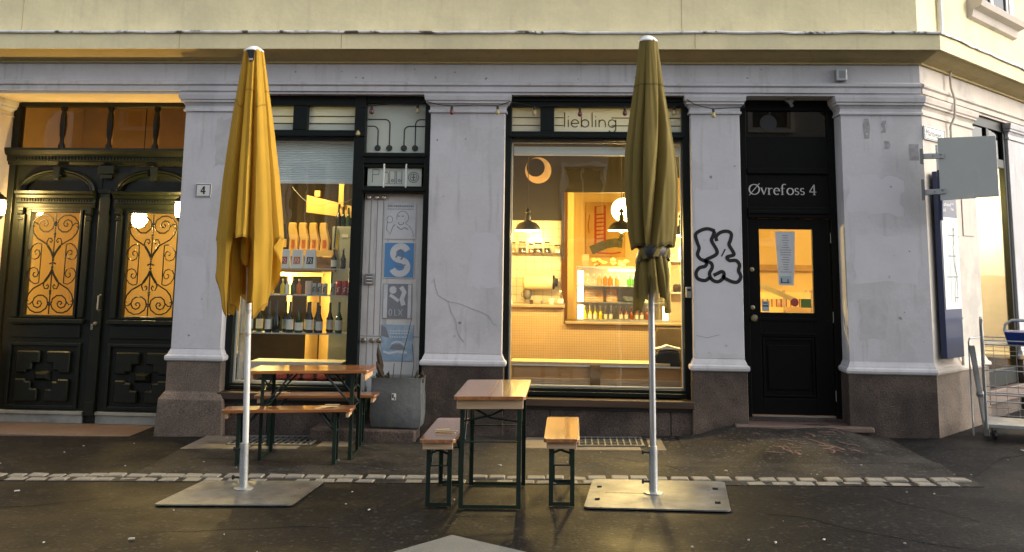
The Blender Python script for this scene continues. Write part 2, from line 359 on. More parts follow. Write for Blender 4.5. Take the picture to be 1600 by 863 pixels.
def rect_ring(x0, x1, y0, y1, prof):      # moulding around three sides: prof list of (offset, z)
    return [[(x0-o, y0-o, z), (x1+o, y0-o, z), (x1+o, y1, z), (x0-o, y1, z)] for o, z in prof]
def sweep(prof, path):                    # outward = right-hand side of the travel direction
    P = [Vector(p) for p in path]; rings = []
    for i, p in enumerate(P):
        ns = []
        if i > 0: d = (P[i]-P[i-1]).normalized(); ns.append(Vector((d.y, -d.x)))
        if i < len(P)-1: d = (P[i+1]-P[i]).normalized(); ns.append(Vector((d.y, -d.x)))
        nn = ns[0] if len(ns) == 1 else (ns[0]+ns[1])/(1+ns[0].dot(ns[1]))
        rings.append([(p.x+nn.x*o, p.y+nn.y*o, z) for o, z in prof])
    return rings
def text(name, s, size, mat, parent, T, th=.003, sx=1, align='LEFT'):
    cu = bpy.data.curves.new('t', 'FONT'); cu.body = s; cu.size = size; cu.align_x = align; cu.resolution_u = 3
    o = bpy.data.objects.new('t', cu); COL.objects.link(o); dg = bpy.context.evaluated_depsgraph_get(); dg.update()
    me = bpy.data.meshes.new_from_object(o.evaluated_get(dg)); mb = MB()
    mb.add([(v.co.x*sx, v.co.y, 0) for v in me.vertices], [tuple(p.vertices) for p in me.polygons])
    bpy.data.objects.remove(o); bpy.data.curves.remove(cu)
    mb.v = [T(x, -.0, y) for x, y, _ in mb.v]
    return obj(name, mb, mat, parent)
def arc(cx, cz, r, a0, a1, n=10, rz=None):
    rz = rz or r
    return [(cx+r*math.cos(rad(a0+(a1-a0)*i/n)), cz+rz*math.sin(rad(a0+(a1-a0)*i/n))) for i in range(n+1)]
def sw(t, o, z): return (3.42+.643*t+.766*o, .766*t-.643*o, z)     # side wall frame: along, out, up
def swT(x, y, z): return sw(x, -y, z)                             # same axes order as the front: x along, -y out

PIX = {}
# ============================================================ GROUND
def sheet(poly, dz): 
    mb = MB(); mb.v = [(x, y, gz(x)+dz) for x, y in poly]; mb.f = [tuple(range(len(poly)))]; return mb
g = MB()
xs = [-60, -20, -8, 0, 8, 20, 60]; ys = [-60, -22, -10, 0, 30, 60]
for j in ys:
    for i in xs: g.v.append((i, j, gz(i)+.001))
for j in range(len(ys)-1):
    for i in range(len(xs)-1):
        a = j*len(xs)+i; g.f.append((a, a+1, a+1+len(xs), a+len(xs)))
struct('road', g, m_asphalt)
struct('pavement', sheet([(-12, -1.86), (3.02, -1.86), (3.6, -1.0), (9, 2.6), (9, 8), (-12, 8)], .004), m_asph_dark)
# older, paler asphalt field in front of the shop, with a rounded right-hand end
edge = [(2.93, -1.87), (2.98, -1.6), (3.0, -1.35), (2.96, -1.05), (2.84, -.78), (2.66, -.5), (2.5, -.25), (2.5, .3)]
struct('old_asphalt', sheet([(-3.46, -1.86)] + edge + [(-3.42, .3), (-3.50, -.15)], .008), m_asph_old)
# ramp towards the shop door
rp = MB(); nx, ny = 26, 12
for j in range(ny+1):
    for i in range(nx+1):
        u_, v_ = i/nx, j/ny; x = 1.0+u_*1.95; y = -1.28+v_*1.3
        e = min(1, min(u_, 1-u_)*3.6); h = .105*(v_**1.1)*(e*e*(3-2*e)) + .008*math.sin(9*x+5*y)*v_
        rp.v.append((x, y, gz(x)+.0095+max(0, h)))
for j in range(ny):
    for i in range(nx):
        a = j*(nx+1)+i; rp.f.append((a, a+1, a+nx+2, a+nx+1))
struct('door_ramp', rp, m_asph_old, smooth=True)
# faded red marking on the ramp: broken curls of paint
def ramp_z(x, y):
    u_, v_ = (x-1.0)/1.95, (y+1.28)/1.3; e = min(1, min(u_, 1-u_)*3.6)
    return gz(x)+.0095+max(0, .105*(v_**1.1)*(e*e*(3-2*e)) + .008*math.sin(9*x+5*y)*v_)
pm = MB(); rr = random.Random(3)
for k in range(34):
    x = rr.uniform(1.65, 2.5); y = rr.uniform(-.95, -.2); a = rr.uniform(-.4, 1.2); L = rr.uniform(.06, .17); cv = rr.uniform(-2, 2)
    pts = []
    for i in range(7):
        pts.append((x, y)); x += math.cos(a)*L/6; y -= math.sin(a)*L/6; a += cv/6
    wd = rr.uniform(.006, .014)
    for p, q in zip(pts, pts[1:]):
        d = Vector((q[0]-p[0], q[1]-p[1])); nn = Vector((-d.y, d.x)).normalized()*wd
        vs_ = [(p[0]+nn.x, p[1]+nn.y), (p[0]-nn.x, p[1]-nn.y), (q[0]-nn.x, q[1]-nn.y), (q[0]+nn.x, q[1]+nn.y)]
        pm.add([(a_, b_, ramp_z(a_, b_)+.004) for a_, b_ in vs_], [(0, 1, 2, 3)])
o = obj('red_floor_marking', pm, m_red_ramp); o['kind'] = 'stuff'; o['label'] = 'faded red paint curls on the ramp before the shop door'
struct('concrete_patch', sheet([(-1.75, -4.9), (-.72, -3.58), (.55, -4.55), (.3, -6.2), (-1.2, -6.4)], .003), m_concrete)
# kerb: a mortar bed with two courses of setts
kb = MB(); kb.slab([(-6.2, -2.12), (3.02, -2.12), (3.02, -1.86), (-6.2, -1.86)], -.02, .006, g=True)
kerb = struct('kerb', kb, m_asph_old)
variants = []
for k in range(6):
    rk = random.Random(k+40); mb = MB(); a, b = .070+rk.uniform(-.008, .008), .056
    j = lambda s_: rk.uniform(-s_, s_)
    r0 = [(-a, -b, 0), (a, -b, 0), (a, b, 0), (-a, b, 0)]
    c = [(x*1.0+j(.005), y*.98+j(.004), .015+j(.002)) for x, y, _ in r0]; d_ = [(x*.92+j(.004), y*.90+j(.004), .0225+j(.0015)) for x, y, _ in r0]
    mb.loft([r0, c, d_]); o = obj('sett', mb, m_sett, kerb, smooth=False, bevel=.006, seg=1); variants.append(o)
first = list(variants)
for row, (yy, sp) in enumerate(((-1.925, .158), (-2.055, .170))):
    x = -6.1 + row*.07
    while x < 2.95:
        if first: o = first.pop(0)
        else:
            o = random.choice(variants).copy(); COL.objects.link(o); o.parent = kerb
        xx = x + random.uniform(-.012, .012)
        o.location = (xx, yy+random.uniform(-.008, .008), gz(xx)-.004+random.uniform(-.007, .004) - (.008 if row else 0))
        o.rotation_euler = (random.uniform(-.03, .03), random.uniform(-.03, .03)+.019*-1, random.uniform(-.07, .07))
        o.scale = (random.uniform(.9, 1.08)*(1.04 if row else 1), random.uniform(.92, 1.05), 1)
        x += sp*random.uniform(.94, 1.08)
# stone slabs and light-well gratings at the foot of the wall
def light_well(x0, x1, y0, y1, label):
    gp = thing('pavement_grating', label, 'grating', ((x0+x1)/2, (y0+y1)/2, gz((x0+x1)/2)), 'light-well gratings along the wall')
    mb = MB(); mb.slab([(x0, y0), (x1, y0), (x1, y1), (x0, y1)], .006, .011, g=True); obj('well_dark_sheet', mb, m_blackplastic, gp)  # black sheet coloured as the darkness of the shaft under the bars
    fr = MB()
    for a, b, c, d in ((x0, x1, y0, y0+.02), (x0, x1, y1-.02, y1), (x0, x0+.02, y0+.02, y1-.02), (x1-.02, x1, y0+.02, y1-.02)):
        fr.slab([(a, c), (b, c), (b, d), (a, d)], .008, .022, g=True)
    obj('grating_frame', fr, m_galv_d, gp)
    n = int((x1-x0)/.055); proto = None
    for i in range(1, n):
        x = x0+(x1-x0)*i/n
        if proto is None:
            mb = MB(); mb.slab([(x-.006, y0+.02), (x+.006, y0+.02), (x+.006, y1-.02), (x-.006, y1-.02)], .011, .020, g=True)
            proto = obj('grating_bar', mb, m_galv_d, gp); X0 = x
        else:
            c = proto.copy(); COL.objects.link(c); c.parent = gp; c.location = (x-X0, 0, .019*(x-X0))
    mb = MB()
    for q in (.35, .65):
        y = y0+(y1-y0)*q; mb.slab([(x0+.02, y-.005), (x1-.02, y-.005), (x1-.02, y+.005), (x0+.02, y+.005)], .012, .019, g=True)
    obj('cross_bar', mb, m_galv_d, gp)
def stone(x0, x1, y0, y1, dx=0):
    mb = MB(); mb.slab([(x0+dx, y0), (x1+dx, y0), (x1, y1), (x0, y1)], .0, .013, g=True); return obj('paving_slab', mb, m_slab, paving, bevel=.004, seg=1)
paving = struct('paving', sheet([(-3.50, -.78), (.9, -.78), (.9, -.06), (-3.46, -.06)], .0085), m_asph_old)
stone(-3.50, -3.16, -.50, -.08); stone(-3.50, -2.9, -.76, -.52); stone(-2.88, -2.45, -.76, -.60, 0); stone(-2.30, -2.0, -.62, -.36)
light_well(-3.14, -2.36, -.58, -.1, 'long iron grating in the pavement behind the left bench')
stone(-.42, -.02, -.66, -.10); stone(0, .62, -.74, -.60); stone(.70, .84, -.74, -.14)
light_well(.02, .66, -.57, -.1, 'short slotted grating below the cafe window')

# ============================================================ BUILDING
B = thing('corner_building', 'yellow and lavender corner building with shopfronts on its ground floor', 'building', (0, 0, 0))
PATH = [(-9.5, 0), (3.42, 0), sw(9, 0, 0)[:2]]
def swp(name, prof, mat, path=PATH, parent=B, bevel=0):
    mb = MB(); mb.loft(sweep(prof, path)); return obj(name, mb, mat, parent, bevel=bevel)
swp('frieze', [(0, 3.352), (.0, 3.375), (.022, 3.38), (.022, 3.43), (.042, 3.445), (.042, 3.468), (.0, 3.49), (0, 3.665), (-.45, 3.665), (-.45, 3.352)], m_plaster, PATH[:2])
swp('side_frieze', [(0, 3.352), (.0, 3.375), (.022, 3.38), (.022, 3.43), (.042, 3.445), (.042, 3.468), (.0, 3.49), (0, 3.665), (-.45, 3.665), (-.45, 3.352)], m_plaster_side, PATH[1:])
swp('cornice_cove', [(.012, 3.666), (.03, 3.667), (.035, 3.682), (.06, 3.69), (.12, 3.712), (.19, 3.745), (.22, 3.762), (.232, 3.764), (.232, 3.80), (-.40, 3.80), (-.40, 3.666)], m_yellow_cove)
swp('cornice_fascia', [(.235, 3.766), (.262, 3.768), (.262, 3.93), (.0, 3.985), (-.4, 3.985), (-.4, 3.802), (.235, 3.802)], m_yellow)
# lead flashing with a wavering, torn edge
fl = MB(); rk = random.Random(5)
for (p0, p1) in ((Vector((-9.5, 0)), Vector((3.42, 0))), (Vector((3.42, 0)), Vector(sw(9, 0, 0)[:2]))):
    pass
pts = []; x = -9.5
while x < 3.30: pts.append((x, 0)); x += rk.uniform(.10, .3)
pts.append((3.42, 0)); t = .2
while t < 9: pts.append(sw(t, 0, 0)[:2]); t += rk.uniform(.1, .3)
rings = sweep([(0.0, 3.988), (.275, 3.934), (.282, 3.922), (.285, 3.935), (.277, 3.948), (0.0, 4.004)], pts)
for r in rings:
    dz = rk.uniform(-.006, .007); dy = rk.uniform(-.004, .006)
    for q in (1, 2, 3, 4): r[q] = (r[q][0], r[q][1]-dy, r[q][2]+dz)
fl.loft(rings); obj('lead_flashing', fl, m_flash, B)
# upper wall
swp('upper_wall', [(0, 3.96), (0, 4.30), (0, 4.6), (0, 9.0), (-.4, 9.0), (-.4, 3.96)], m_yellow)
for x in (-3.95, -8.0, 1.2, -2.3): obj('plaster_joint', MB().box(x-.003, x+.003, -.2635, -.262, 3.775, 3.925), m_yellow_cove, B)
for x in (-5.75, 1.1): obj('plaster_joint', MB().box(x-.003, x+.003, -.0015, 0, 4.02, 4.7), m_yellow_cove, B)
# upstairs window on the side street
uw = MB(); t0, t1 = 1.62, 2.72
uw.box(t0-.12, t0, -.05, .0, 4.62, 6.3, swT).box(t1, t1+.12, -.05, .0, 4.62, 6.3, swT).box(t0-.12, t1+.12, -.05, 0, 6.3, 6.42, swT)
wn = obj('upper_window', uw, m_white, B, bevel=.006)
mb = MB(); mb.loft([[sw(t0-.2-o*.4, q, z) for q, z in ((0, 4.62), (o, 4.62), (o, 4.62))] for o in ()] or [[sw(t0-.2, q, z) for q, z in ((0, 4.40), (.05, 4.42), (.07, 4.50), (.15, 4.53), (.17, 4.59), (0, 4.63))], [sw(t1+.2, q, z) for q, z in ((0, 4.40), (.05, 4.42), (.07, 4.50), (.15, 4.53), (.17, 4.59), (0, 4.63))]])
obj('window_sill', mb, m_plaster_side, wn)
mb = MB(); mb.box(t0, t1, -.012, -.004, 4.62, 6.3, swT); obj('pane', mb, m_glass_dk, wn)
mb = MB(); mb.box(t0+.5, t0+.58, -.03, -.014, 4.62, 6.3, swT).box(t0, t0+.06, -.03, -.014, 4.62, 6.3, swT).box(t1-.06, t1, -.03, -.014, 4.62, 6.3, swT).box(t0+.06, t1-.06, -.03, -.014, 4.62, 4.7, swT); obj('sash_frame', mb, m_white, wn)

# ---- pilasters
def pilaster(x0, x1, mat_s=m_plaster, mat_g=m_granite, depth=.62, flare=0, T=None, capjoin=True, label=None):
    P = part('pilaster', B)
    if label: P['label'] = label
    def add(name, rings, mat, bev=0):
        if T: rings = [[T(*p) for p in r] for r in rings]
        mb = MB(); mb.loft(rings); return obj(name, mb, mat, P, bevel=bev)
    add('shaft', rect_ring(x0, x1, 0, depth, [(0, .805), (0, 3.165)]), mat_s, .006)
    add('capital', rect_ring(x0, x1, 0, depth, [(0, 3.165), (.018, 3.168), (.018, 3.188), (.006, 3.195), (.006, 3.225), (.022, 3.25), (.042, 3.262), (.042, 3.278), (.055, 3.29), (.062, 3.33), (.062, 3.35)]), mat_s)
    add('base_moulding', rect_ring(x0, x1, 0, depth, [(.028, .69), (.040, .70), (.044, .72), (.040, .74), (.022, .752), (.018, .765), (.006, .79), (.0, .805)]), mat_s)
    zb = gz(x0)-.12 if T is None else -.1
    if flare:
        add('plinth', rect_ring(x0, x1, 0, depth, [(flare+.02, zb), (flare, .33), (flare-.03, .38), (.022, .40), (.022, .689)]), mat_g, .008)
    else:
        add('plinth', rect_ring(x0, x1, 0, depth, [(.024, zb), (.022, .689)]), mat_g, .008)
    return P
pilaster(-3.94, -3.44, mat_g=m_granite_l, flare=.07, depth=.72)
pilaster(-1.42, -.67, depth=.5)
pilaster(1.175, 1.655, depth=.5)
pilaster(-7.3, -6.10, mat_g=m_granite_l, depth=.72)
# corner pilaster: front face meets the side face, which is coloured as warmly lit
def corner(name, prof, mat, mat2, parent, bev=0):
    path = [(2.64, .5), (2.64, 0), (3.42, 0)]
    path = [Vector(p) for p in path]
    a = MB(); r = sweep(prof, path+[Vector(sw(1.36, 0, 0)[:2])]); a.loft(r[0:3]); obj(name, a, mat, parent, bevel=bev)
    r2 = sweep(prof, [Vector((2.64, 0)), Vector((3.42, 0)), Vector(sw(1.36, 0, 0)[:2]), Vector(sw(1.36, -.5, 0)[:2])])
    b = MB(); b.loft(r2[1:4]); obj(name, b, mat2, parent, bevel=bev)
CP = part('corner_pilaster', B)
inner = -.40
def prof_in(p): return [(inner, p[0][1])] + p + [(inner, p[-1][1])]
corner('shaft', prof_in([(0, .805), (0, 3.165)]), m_plaster, m_plaster_side, CP)
corner('capital', prof_in([(0, 3.165), (.018, 3.168), (.018, 3.188), (.006, 3.195), (.006, 3.225), (.022, 3.25), (.042, 3.262), (.042, 3.278), (.055, 3.29), (.062, 3.33), (.062, 3.35)]), m_plaster, m_plaster_side, CP)
corner('base_moulding', prof_in([(.028, .69), (.040, .70), (.046, .72), (.040, .74), (.022, .752), (.018, .765), (.006, .79), (.0, .805)]), m_plaster, m_plaster_side, CP)
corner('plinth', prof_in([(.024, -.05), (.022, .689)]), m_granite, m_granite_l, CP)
# scars and repairs in the plaster
m_scar = M('scarred_plaster', (.30, .295, .30), .9, var=.25, scale=25)
for x, z, w_, h in ((2.86, 2.93, .05, .2), (3.03, 2.99, .04, .12), (3.05, 2.83, .05, .08), (3.28, 2.72, .09, .16)):
    rk = random.Random(int(x*100)); P_ = [(x+rk.uniform(-.012, .012), z+h*q) for q in (0, .3, .7, 1)]+[(x+w_+rk.uniform(-.012, .012), z+h*q) for q in (1, .6, .2, 0)]
    obj('plaster_scar', MB().prism(P_, -.0012, .0), m_scar, CP)
pilaster(2.50, 3.1, m_plaster, m_granite, .4, T=swT)
pilaster(5.2, 5.8, m_plaster, m_granite, .4, T=swT)
mb = MB(); mb.box(5.8, 9, 0.02, .4, -.2, 3.36, swT); obj('side_wall', mb, m_plaster_side, B)
# crack lines on the second pilaster
def squiggle(pts, wd, y, mat, name, parent, T=None):
    mb = MB(); mb.ribbon(pts, wd, y, .0015, T); return obj(name, mb, mat, parent)
rk = random.Random(9); pts = []; x, z = -1.33, 2.0
for i in range(26): pts.append((x, z)); x += .022+rk.uniform(-.02, .02); z -= .05*rk.random()
m_crack = M('hairline_crack', (.24, .24, .25), .9, var=0)
squiggle([(-1.37, 1.48), (-1.34, 1.52), (-1.33, 1.44), (-1.3, 1.36), (-1.2, 1.30), (-1.12, 1.29), (-1.05, 1.27), (-.98, 1.24), (-.92, 1.22), (-.86, 1.2), (-.8, 1.17), (-.76, 1.1), (-.72, 1.08)], .003, -.0005, m_crack, 'crack', B)
squiggle([(-1.2, 1.31), (-1.17, 1.2), (-1.12, 1.12), (-1.1, 1.0), (-1.04, .92)], .0025, -.0005, m_crack, 'crack', B)
squiggle([(1.2, 1.02), (1.3, 1.0), (1.42, 1.03)], .004, -.0005, m_crack, 'crack', B)

# repainted areas and chips in the pilasters
m_patch = M('fresh_plaster_paint', (.535, .525, .548), .85, var=.05, scale=4, bump=.0012, bscale=20)
m_patch2 = M('grey_plaster_repair', (.44, .435, .44), .9, var=.12, scale=9)
m_chip = M('chipped_plaster', (.25, .245, .24), .9, var=.3, scale=30)
def patch(x0, x1, z0, z1, mat, sd_, jit=.02, name='paint_patch'):
    rk = random.Random(sd_); P_ = []
    for a_, b_ in (((x0, z0), (x1, z0)), ((x1, z0), (x1, z1)), ((x1, z1), (x0, z1)), ((x0, z1), (x0, z0))):
        for q in range(6):
            x = a_[0]+(b_[0]-a_[0])*q/6; z = a_[1]+(b_[1]-a_[1])*q/6; P_.append((x+rk.uniform(-jit, jit), z+rk.uniform(-jit, jit)))
    P_ = smooth(P_, 3); obj(name, MB().prism(P_, -.0006, .0), mat, B)
def smooth(P, n=6, closed=True):
    out = []; N = len(P)
    for i in range(N if closed else N-1):
        p0, p1, p2, p3 = [Vector(P[(i+k) % N]) if closed else Vector(P[max(0, min(N-1, i+k))]) for k in (-1, 0, 1, 2)]
        for j in range(n):
            t = j/n; out.append(tuple(.5*((2*p1)+(-p0+p2)*t+(2*p0-5*p1+4*p2-p3)*t*t+(-p0+3*p1-3*p2+p3)*t**3)))
    if not closed: out.append(P[-1])
    return out
patch(1.20, 1.63, .86, 2.42, m_patch, 1, .012); patch(-3.62, -3.46, 2.62, 3.1, m_patch2, 2, .02); patch(-1.0, -.72, 1.45, 1.95, m_patch, 3, .03)
patch(2.72, 3.32, 1.55, 2.0, m_patch, 4, .02); patch(2.68, 3.2, 2.2, 2.55, m_patch, 5, .03); patch(-3.9, -3.66, 1.1, 1.7, m_patch, 6, .03); patch(2.75, 3.0, 1.02, 1.4, m_patch2, 7, .02)
rk = random.Random(31)
for x0, x1, n in ((-3.93, -3.46, 4), (-1.40, -.70, 9), (1.19, 1.64, 6), (2.66, 3.40, 10)):
    for k in range(n):
        x = rk.uniform(x0+.03, x1-.03); z = rk.choice((rk.uniform(.84, 1.1), rk.uniform(1.1, 3.1))); r = rk.uniform(.005, .018)
        P_ = [(x+r*rk.uniform(.5, 1.3)*math.cos(a_*math.pi/4), z+r*rk.uniform(.5, 1.2)*math.sin(a_*math.pi/4)) for a_ in range(8)]
        obj('chip', MB().prism(P_, -.0013, -.0001), m_chip if k % 2 else m_patch2, B)
for k in range(14):
    x = rk.uniform(-5.5, 3.2); r = rk.uniform(.006, .014); z = rk.choice((3.52, 3.58, 3.62)) + rk.uniform(-.02, .02)
    P_ = [(x+r*rk.uniform(.5, 1.3)*math.cos(a_*math.pi/4), z+r*rk.uniform(.5, 1.2)*math.sin(a_*math.pi/4)) for a_ in range(8)]
    obj('chip', MB().prism(P_, -.0012, .001), m_chip, B)
# ---- stall risers and sills
def riser(x0, x1, joints, mat=m_granite):
    xs_ = [x0]+joints+[x1]
    for a, b in zip(xs_, xs_[1:]):
        mb = MB(); mb.box(a+.003, b-.003, .02, .45, -.12, .30); obj('granite_block', mb, mat, B, bevel=.006, seg=1)
    mb = MB(); mb.box(x0, x1, -.035, .16, .335, .405); s_ = obj('window_sill', mb, m_darkwood, B, bevel=.008)
    mb = MB(); mb.box(x0, x1, .01, .40, .301, .334); obj('sill_shadow_strip', mb, m_blackplastic, s_)  # solid black strip coloured as the shade under the sill
riser(-3.44, -1.46, [-2.95, -2.3], m_granite)
riser(-.67, 1.175, [-.2, .95])
# front step under the painted door panel
mb = MB(); mb.box(-2.43, -1.44, -.36, .019, -.06, .135); tag(obj('stone_step', mb, m_granite, None, bevel=.02), 'low dark stone step that carries the grey planter', 'step')

# ============================================================ SHOP WINDOWS
def frame_rect(mb, x0, x1, z0, z1, t, y0, y1, T=None):
    mb.box(x0, x0+t, y0, y1, z0, z1, T).box(x1-t, x1, y0, y1, z0, z1, T).box(x0+t, x1-t, y0, y1, z0, z0+t, T).box(x0+t, x1-t, y0, y1, z1-t, z1, T)
    return mb
# window 1 (left shop)
W1 = part('shop_window', B)
mb = MB(); mb.box(-3.44, -3.37, .12, .30, .41, 3.35).box(-2.215, -2.10, .10, .30, .41, 3.35).box(-3.37, -2.215, .12, .30, 3.25, 3.35).box(-3.37, -2.215, .12, .30, 2.90, 3.0).box(-2.86, -2.71, .12, .30, 3.0, 3.25).box(-3.37, -2.215, .12, .30, .41, .475)
mb.box(-3.37, -2.10, .085, .115, 2.93, 2.965).box(-3.37, -2.21, .09, .118, .42, .455)
obj('window_frame', mb, m_black, W1, bevel=.006)
mb = MB(); mb.box(-3.37, -2.215, .20, .206, .475, 2.9); obj('pane', mb, m_glass, W1)
for a, b in ((-3.37, -2.86), (-2.71, -2.215)):
    mb = MB(); mb.box(a, b, .20, .206, 3.0, 3.25); pn = obj('transom_pane', mb, m_milk, W1)
    mb = MB()
    for z in (3.075, 3.15): mb.box(a+.005, b-.005, .194, .199, z-.005, z+.005)
    obj('leading', mb, m_inkdark, pn)
mb = MB(); frame_rect(mb, -3.37, -2.216, .476, 2.899, .016, .21, .24); obj('inner_bead', mb, m_white, W1)
# pleated blind
bl = thing('window_blind', 'grey pleated blind half lowered in the left shop window', 'blind', (-2.8, .27, 2.47))
mb = MB(); n = 22; rings = []
for i in range(2*n+1): rings.append([(-3.35, .26+(.012 if i % 2 else 0), 2.485+i*(2.885-2.485)/(2*n)), (-2.23, .26+(.012 if i % 2 else 0), 2.485+i*(2.885-2.485)/(2*n))])
mb.loft(rings, closed=False, cap=False); obj('pleats', mb, m_blind, bl)
mb = MB(); mb.box(-3.35, -2.23, .25, .275, 2.46, 2.485); obj('bottom_rail', mb, m_white, bl)

# painted door panel and art panes
D1 = part('side_door', B)
mb = MB(); mb.box(-1.49, -1.421, .10, .30, .14, 3.35).box(-2.10, -1.49, .12, .30, 3.28, 3.35).box(-2.10, -1.49, .10, .30, 2.66, 2.77).box(-2.10, -1.49, .10, .30, 2.36, 2.43).box(-2.10, -1.49, .12, .30, 2.62, 2.66)
mb.box(-2.12, -1.47, .075, .10, 2.725, 2.755).box(-2.12, -1.47, .075, .10, 2.38, 2.405).box(-2.215, -2.1, .12, .30, .14, .41)
obj('door_frame', mb, m_black, D1, bevel=.005)
mb = MB(); mb.box(-2.10, -1.49, .19, .20, 2.77, 3.28); ap = obj('art_pane', mb, m_milk, D1)
mb = MB()
def stem(x, zt, side):
    p = [(x, 2.8), (x, zt-.05)] + [(x+side*.05*(1-math.cos(rad(a))), zt-.05+.05*math.sin(rad(a))) for a in (20, 45, 70, 90)]
    xe = -2.095 if side < 0 else -1.495; p.append((xe, zt)); return p
for x, zt, sd_ in ((-1.985, 3.05, -1), (-1.865, 3.12, -1), (-1.715, 3.05, 1), (-1.60, 3.12, 1)): mb.ribbon(stem(x, zt, sd_), .012, .19, .003)
obj('stem_line', mb, m_inkdark, ap)
for x in (-1.985, -1.865, -1.715, -1.60):
    mb = MB(); mb.lathe([(.004, -.012), (.028, -.010), (.032, 0), (.028, .004)], (x, .186, 2.825), 16, 'y'); obj('black_disc', mb, m_inkdark, ap)
mb = MB(); mb.box(-2.07, -1.52, .15, .165, 2.435, 2.615); hp = obj('sign_pane', mb, m_milk, D1)
mb = MB()
def rr_(x0, x1, z0, z1): return [(x0, z0), (x1, z0), (x1, z1), (x0, z1)]
mb.ribbon(rr_(-2.02, -1.955, 2.55, 2.60), .008, .15, .003, closed=True); mb.ribbon([(-2.02, 2.55), (-2.02, 2.47)], .008, .15, .003)
mb.ribbon(arc(-1.88, 2.555, .022, 0, 180, 8)+[(-1.902, 2.46), (-1.858, 2.46), (-1.858, 2.555)], .007, .15, .003)
for x in (-1.815, -1.745):
    mb.ribbon(rr_(x-.03, x+.025, 2.46, 2.59), .007, .15, .003, closed=True); mb.ribbon(arc(x, 2.49, .012, 0, 360, 10), .008, .15, .003)
mb.ribbon(arc(-1.60, 2.525, .052, 0, 360, 24), .008, .15, .003); mb.ribbon(arc(-1.60, 2.525, .034, 0, 360, 20), .007, .15, .003); mb.ribbon([(-1.60, 2.49), (-1.60, 2.56)], .012, .15, .003); mb.ribbon([(-1.62, 2.525), (-1.58, 2.525)], .012, .15, .003)
obj('sign_line', mb, m_inkgrey, hp)
for x in (-1.895, -1.67):
    mb = MB(); mb.tube([(x, .14, 2.41), (x, .10, 2.42), (x, .10, 2.65), (x, .14, 2.66)], .009, 8); obj('pull_bar', mb, m_white, hp, smooth=True)
mb = MB(); mb.box(-2.10, -1.492, .195, .24, .945, 2.36); lp = obj('door_panel', mb, m_whitewood, D1, bevel=.003)
mb = MB(); mb.box(-2.10, -1.492, .195, .24, .14, .94); lp2 = obj('door_panel', mb, m_whitewood, D1, bevel=.003)
for x in (-2.03, -1.965, -1.905):
    for z0, z1, pp in ((.955, 2.29, lp), (.16, .93, lp2)):
        mb = MB(); mb.box(x-.003, x+.003, .1925, .194, z0, z1); obj('groove', mb, m_inkgrey, pp)
for z, pp in ((2.32, lp), (.905, lp2)):
    for x in (-2.055, -1.975, -1.905):
        mb = MB(); mb.lathe([(.012, 0), (.022, -.012), (.024, -.028), (.014, -.036), (.001, -.036)], (x, .194, z), 14, 'y'); obj('round_knob', mb, m_brass if z < 1 else m_chrome, pp, smooth=True)
ic = thing('intercom', 'small steel intercom plate on the white door panel', 'intercom', (-2.02, .19, 1.5))
mb = MB(); mb.box(-2.065, -1.975, .17, .192, 1.45, 1.56); obj('plate', mb, m_galv, ic, bevel=.004)
for k in range(6):
    mb = MB(); mb.box(-2.05, -1.99, .166, .169, 1.465+k*.015, 1.472+k*.015); obj('slot', mb, m_inkdark if k % 2 else m_white, ic)
# posters
def poster(x0, x1, z0, z1, mat, label):
    t_ = thing('poster', label, 'poster', ((x0+x1)/2, .19, z0), 'posters on the white door panel')
    mb = MB(); mb.box(x0, x1, .187, .191, z0, z1); obj('sheet', mb, mat, t_); return t_
p = poster(-1.885, -1.57, 1.905, 2.27, m_paper, 'topmost poster with a pencil sketched bald figure')
mb = MB()
mb.ribbon(arc(-1.705, 2.12, .06, -60, 200, 16, .065), .006, .187, .001); mb.ribbon(arc(-1.72, 2.075, .028, 180, 360, 8), .008, .187, .001)
mb.ribbon(arc(-1.835, 2.10, .03, 0, 360, 12, .035), .006, .187, .001); mb.ribbon([(-1.86, 2.08), (-1.865, 2.0), (-1.83, 1.95), (-1.80, 2.03), (-1.78, 2.05)], .008, .187, .001)
mb.ribbon([(-1.67, 2.06), (-1.63, 2.03), (-1.60, 1.98), (-1.59, 1.93)], .005, .187, .001); mb.ribbon([(-1.76, 2.03), (-1.72, 2.0), (-1.68, 2.02), (-1.65, 2.0)], .010, .187, .001)
for x in (-1.745, -1.705): mb.box(x-.012, x+.012, .1855, .187, 2.13, 2.139)
obj('sketch_line', mb, m_inkgrey, p)
mb = MB(); rk = random.Random(2)
for z, h in ((2.235, .018), (2.205, .008)):
    x = -1.86
    while x < -1.60:
        w_ = rk.uniform(.008, .018); mb.box(x, x+w_, .1855, .187, z-h/2, z+h/2); x += w_+.006
obj('heading', mb, m_inkgrey, p)
p = poster(-1.885, -1.572, 1.515, 1.875, m_signwhite, 'blue poster with a big white letter S')
mb = MB(); mb.box(-1.876, -1.581, .1845, .187, 1.524, 1.866); obj('blue_field', mb, m_blue, p)
S_ = arc(-1.715, 1.765, .075, 20, 270, 18, .068)+arc(-1.72, 1.628, .078, 90, -160, 18, .069)[1:]
mb = MB(); mb.ribbon(S_, .062, .1845, .002); obj('letter_s', mb, m_paper, p)
mb = MB(); mb.ribbon([(-1.76, 1.72), (-1.74, 1.77), (-1.715, 1.80), (-1.70, 1.77), (-1.69, 1.73), (-1.71, 1.70)], .018, .1825, .001).ribbon([(-1.76, 1.64), (-1.70, 1.63), (-1.66, 1.65)], .014, .1825, .001); obj('figure_mark', mb, m_inkgrey, p)
p = poster(-1.88, -1.59, 1.12, 1.46, m_inkgrey, 'grey and white poster with abstract white shapes')
mb = MB(); mb.box(-1.875, -1.835, .1855, .187, 1.125, 1.455).box(-1.628, -1.595, .1855, .187, 1.125, 1.455)
